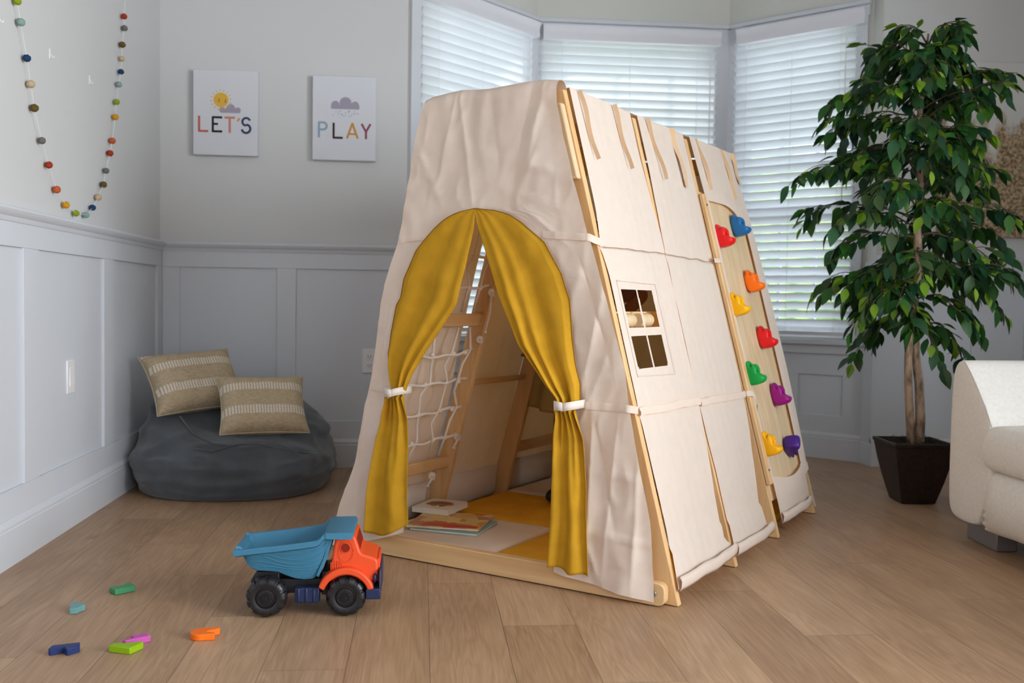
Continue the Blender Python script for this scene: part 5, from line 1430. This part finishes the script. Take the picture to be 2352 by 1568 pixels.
for b in range(nbr):
    z0 = .78 + (1.94 - .78) * ((b + .5) / nbr) ** .95 + rt.uniform(-.02, .02)
    az = b * 2.39996 + rt.uniform(-.3, .3)
    R = crown_r(z0 + .05) * rt.uniform(.72, 1.12)
    base = trunk_at(z0); dirh = Vector((cos(az), sin(az) * .85, 0))
    rise = .30 * rt.uniform(.5, 1.2) if z0 > 1.2 else .20 * rt.uniform(.1, 1.1)
    if z0 < .85: rise = rt.uniform(-.02, .10)
    droop = rt.uniform(.10, .26)
    side_ = dirh.cross(Vector((0, 0, 1))) * rt.uniform(-.12, .12)
    P_ = []
    for k in range(11):
        t = k / 10
        P_.append(base + dirh * R * (t ** .95) + side_ * sin(t * 3) * .5 + Vector((0, 0, rise * t - droop * t * t * 1.15 + .02 * nz(b * 3.1, t * 4))))
    tw.tube(P_, [lerp(.0042, .0012, k / 10) for k in range(11)], 5)
    nl = int(13 + R * 34)
    subs = [(P_, .16, nl)]
    for q in range(2):       # side twigs
        i0 = rt.randint(3, 7); o_ = P_[i0]; dd = (dirh + dirh.cross(Vector((0, 0, 1))) * rt.choice((-1, 1)) * rt.uniform(.5, 1.1)).normalized(); l_ = R * rt.uniform(.28, .5)
        Q = [o_ + dd * l_ * k / 6 + Vector((0, 0, .05 * k / 6 - .14 * (k / 6) ** 2)) for k in range(7)]
        tw.tube(Q, [lerp(.002, .0009, k / 6) for k in range(7)], 4); subs.append((Q, .2, 8))
    for PP, s0, cnt in subs:
        for k in range(cnt):
            t = s0 + (1 - s0) * (k + rt.uniform(.1, .9)) / cnt
            fi = t * (len(PP) - 1); i = min(int(fi), len(PP) - 2); p = PP[i].lerp(PP[i + 1], fi - i); d0 = (PP[i + 1] - PP[i]).normalized()
            sd = d0.cross(Vector((0, 0, 1))).normalized() * (1 if k % 2 else -1)
            d = (d0 * rt.uniform(.2, .8) + sd * rt.uniform(.3, .9) + Vector((0, 0, rt.uniform(-1.15, .05)))).normalized()
            if t > .93: d = (d0 * .8 + Vector((0, 0, rt.uniform(-.8, -.1)))).normalized()
            L = rt.uniform(.064, .096)
            light = rt.random() < (.13 + .16 * (t > .75))
            if light: L *= .78
            col = rt.choice(LT if light else DK); m_ = rt.uniform(.8, 1.25)
            stem = p + d * .014
            tw.tube([p, stem], .0008, 3, caps=False)
            leaf(stem, d, (Vector((0, 0, 1)) + Vector((rt.uniform(-.5, .5), rt.uniform(-.5, .5), 0))).normalized(), L, tuple(c * m_ for c in col))
obj('branches', tw.xf(ti2), M['twig'], tr, smooth=True)
lo = obj('foliage', MB().add([Vector(p) - Vector(tr.location) for p in lv], lf), M['leaf'], tr, smooth=True)
at = lo.data.color_attributes.new('leafcol', 'FLOAT_COLOR', 'POINT')
at.data.foreach_set('color', [c for col in lc for c in (*col, 1.)])
lo['kind'] = 'stuff'

# ------------------------------------------------------------------ sofa
SX, SY = 1.893, 3.312
sofa = empty('sofa', (SX, SY, 0)); tag(sofa, 'white fabric sofa with a sloping arm, at the right edge beside the planter', 'sofa')
sf = lambda x, y, z: (x - SX, y - SY, z)
arm_p = [(3.285, .078), (3.312, .12), (3.312, .30), (3.311, .45), (3.306, .574), (3.293, .625), (3.265, .648), (3.232, .642), (3.20, .615), (3.152, .562), (3.096, .494), (3.062, .432), (3.05, .36), (3.05, .28), (3.07, .20), (3.115, .10), (3.135, .078)]
XB = 2.82
def arm_obj(mir):
    mb = MB(); vs = []
    lay = [(0.0, .955), (.006, .985), (.02, 1.), (.12, 1.), (.3, 1.), (.6, 1.), (XB - SX - .02, 1.), (XB - SX, .96)]
    cy = sum(p[0] for p in arm_p) / len(arm_p); cz = sum(p[1] for p in arm_p) / len(arm_p)
    for x, s in lay:
        for y, z in arm_p:
            yy, zz = cy + (y - cy) * s, cz + (z - cz) * s
            yy = yy if not mir else (SY + 1.55) - yy + 0.0
            vs.append((x, yy - SY, zz + .004 * nz(x * 6, y * 6, z * 6)))
    n = len(arm_p); Ln = len(lay)
    return mb.add(vs, [(j * n + k, j * n + (k + 1) % n, (j + 1) * n + (k + 1) % n, (j + 1) * n + k) for j in range(Ln - 1) for k in range(n)] + [tuple(range(n)), tuple(range((Ln - 1) * n, Ln * n))])
for mir in (0, 1):
    a_ = obj('arm', arm_obj(mir), M['sofa'], sofa, sub=2)
    wl = MB(); yy = lambda y: (y if not mir else (SY + 1.55) - y)
    wl.tube([sf(SX + .006, yy(y), z) for y, z in [(3.245, .6445), (3.230, .640), (3.198, .612), (3.150, .559), (3.094, .491), (3.058, .432)]], .0032, 6)
    obj('piping', wl, M['sofa'], a_, smooth=True)
y1 = 1.55 + .262
base = MB()
nU, nV = 60, 26
def base_front(s, t):
    y = lerp(3.118, y1 - .07, s); z = lerp(.076, .285, t)
    bul = .040 * sin(pi * min(1, max(0, t))) ** .6
    e = min(s, 1 - s); pk = .006 * sin(t * 46) * max(0, 1 - e / .045)
    return sf(SX + .028 - bul * min(1, .25 + e * 14) + pk, y, z + .006 * nz(y * 6, 2.) * (1 - t))
base.grid(base_front, nU, nV)
base.box(.030, XB - SX, y1 - .05 - SY, 3.10 - SY, .080, .29)
obj('seat_base', base, M['sofa'], sofa, smooth=True)
cu = MB()
def cushion(s, t, top):
    s = (1 - cos(pi * s)) / 2; t = (1 - cos(pi * t)) / 2
    y = lerp(3.084, y1 + .02, s); x = lerp(SX - .012, XB - .28, t)
    e = min(min(s * 1.27, (1 - s) * 1.27), min(t * .9, (1 - t) * .9))
    rnd = max(0, 1 - (1 - min(1, e / .045)) ** 2.4) ** .42
    zc = .357
    if top: z = zc + .074 * rnd + .070 * min(1, e / .35) ** 1.1
    else: z = zc - .072 * rnd
    return sf(x, y, z + .004 * nz(x * 9, y * 9, top))
cu.grid(lambda s, t: cushion(s, t, 1), 90, 60); cu.grid(lambda s, t: cushion(s, t, 0), 90, 60)
cs = obj('seat_cushion', cu, M['sofa'], sofa, smooth=True, weld=True)
bkc = MB().prism([(XB - .30, .30), (XB - .02, .08), (XB, .70), (XB - .06, .76), (XB - .20, .74), (XB - .26, .62)], y1 - .04 - SY, 3.10 - SY, lambda p, q, t: (p - SX, t, q))
obj('backrest', bkc, M['sofa'], sofa, bevel=.05, seg=4)
for y0 in (3.10, 1.62):
    for x0 in (1.955, XB - .15):
        obj('leg', MB().hexa([sf(x0, y0, .001), sf(x0 + .075, y0, .001), sf(x0 + .085, y0 + .215, .001), sf(x0 + .020, y0 + .215, .001), sf(x0, y0, .095), sf(x0 + .075, y0, .095), sf(x0 + .085, y0 + .215, .095), sf(x0 + .020, y0 + .215, .095)]), M['greymetal'], sofa, bevel=.003)
P_RIGHT, P_FRONT, P_SKY, P_SUN, EXPO = 222., 5., 5.5, 4.5, .06
# ------------------------------------------------------------------ light and camera
def area(name, loc, rot, sx, sy, power, col):
    l = bpy.data.lights.new(name, 'AREA'); l.shape = 'RECTANGLE'; l.size = sx; l.size_y = sy; l.energy = power; l.color = col
    o = bpy.data.objects.new(name, l); COL.objects.link(o); o.location = loc; o.rotation_euler = rot; return o
# daylight through the wide window in the right wall
area('daylight_right_window', (XR + .10, (wy0 + wy1) / 2, (wz0 + wz1) / 2), (0, radians(90), 0), wz1 - wz0, wy1 - wy0, P_RIGHT, (.91, .965, 1.))
area('fill_light_front', ((fx0 + fx1) / 2, YF - .10, 1.4), (radians(90), 0, 0), fx1 - fx0, 1.8, P_FRONT, (.98, .98, 1.))  # added lamp: weak frontal fill from the unseen opening behind the camera
w = bpy.data.worlds.new('daylight'); S.world = w; w.use_nodes = True
bgn = w.node_tree.nodes['Background']; bgn.inputs['Color'].default_value = (.86, .93, 1., 1); bgn.inputs['Strength'].default_value = P_SKY
sl_ = bpy.data.lights.new('sun', 'SUN'); sl_.energy = P_SUN; sl_.angle = radians(1.5); sl_.color = (1, .96, .88)
so = bpy.data.objects.new('sun', sl_); COL.objects.link(so); so.rotation_euler = (radians(-42), 0, radians(38))

cam = bpy.data.cameras.new('camera'); co_ = bpy.data.objects.new('camera', cam); COL.objects.link(co_)
cam.sensor_width = 36.; cam.sensor_fit = 'HORIZONTAL'; cam.lens = 2226.98 / 2352 * 36
yw, pt, rl_ = radians(5.3395), radians(-2.3176), radians(.8087)
Fv = Vector((sin(yw) * cos(pt), cos(yw) * cos(pt), sin(pt))); Rv = Vector((cos(yw), -sin(yw), 0)); Uv = Rv.cross(Fv)
R2 = Rv * cos(rl_) + Uv * sin(rl_); U2 = -Rv * sin(rl_) + Uv * cos(rl_)
mw = Matrix((R2, U2, -Fv)).transposed().to_4x4(); mw.translation = (0, 0, .8269)
co_.matrix_world = mw; cam.clip_start = .02
cam.dof.use_dof = True; cam.dof.focus_distance = 2.75; cam.dof.aperture_fstop = 4.0
S.camera = co_
S.view_settings.view_transform = 'Standard'; S.view_settings.look = 'None'; S.view_settings.gamma = 1.; S.view_settings.use_curve_mapping = False
S.view_settings.exposure = EXPO
S.cycles.use_denoising = True
try: S.cycles.denoiser = 'OPENIMAGEDENOISE'
except Exception: pass
S.cycles.max_bounces = 10; S.cycles.diffuse_bounces = 5; S.cycles.glossy_bounces = 3; S.cycles.transmission_bounces = 6; S.cycles.transparent_max_bounces = 12
S.cycles.sample_clamp_indirect = 8.; S.cycles.caustics_reflective = False; S.cycles.caustics_refractive = False
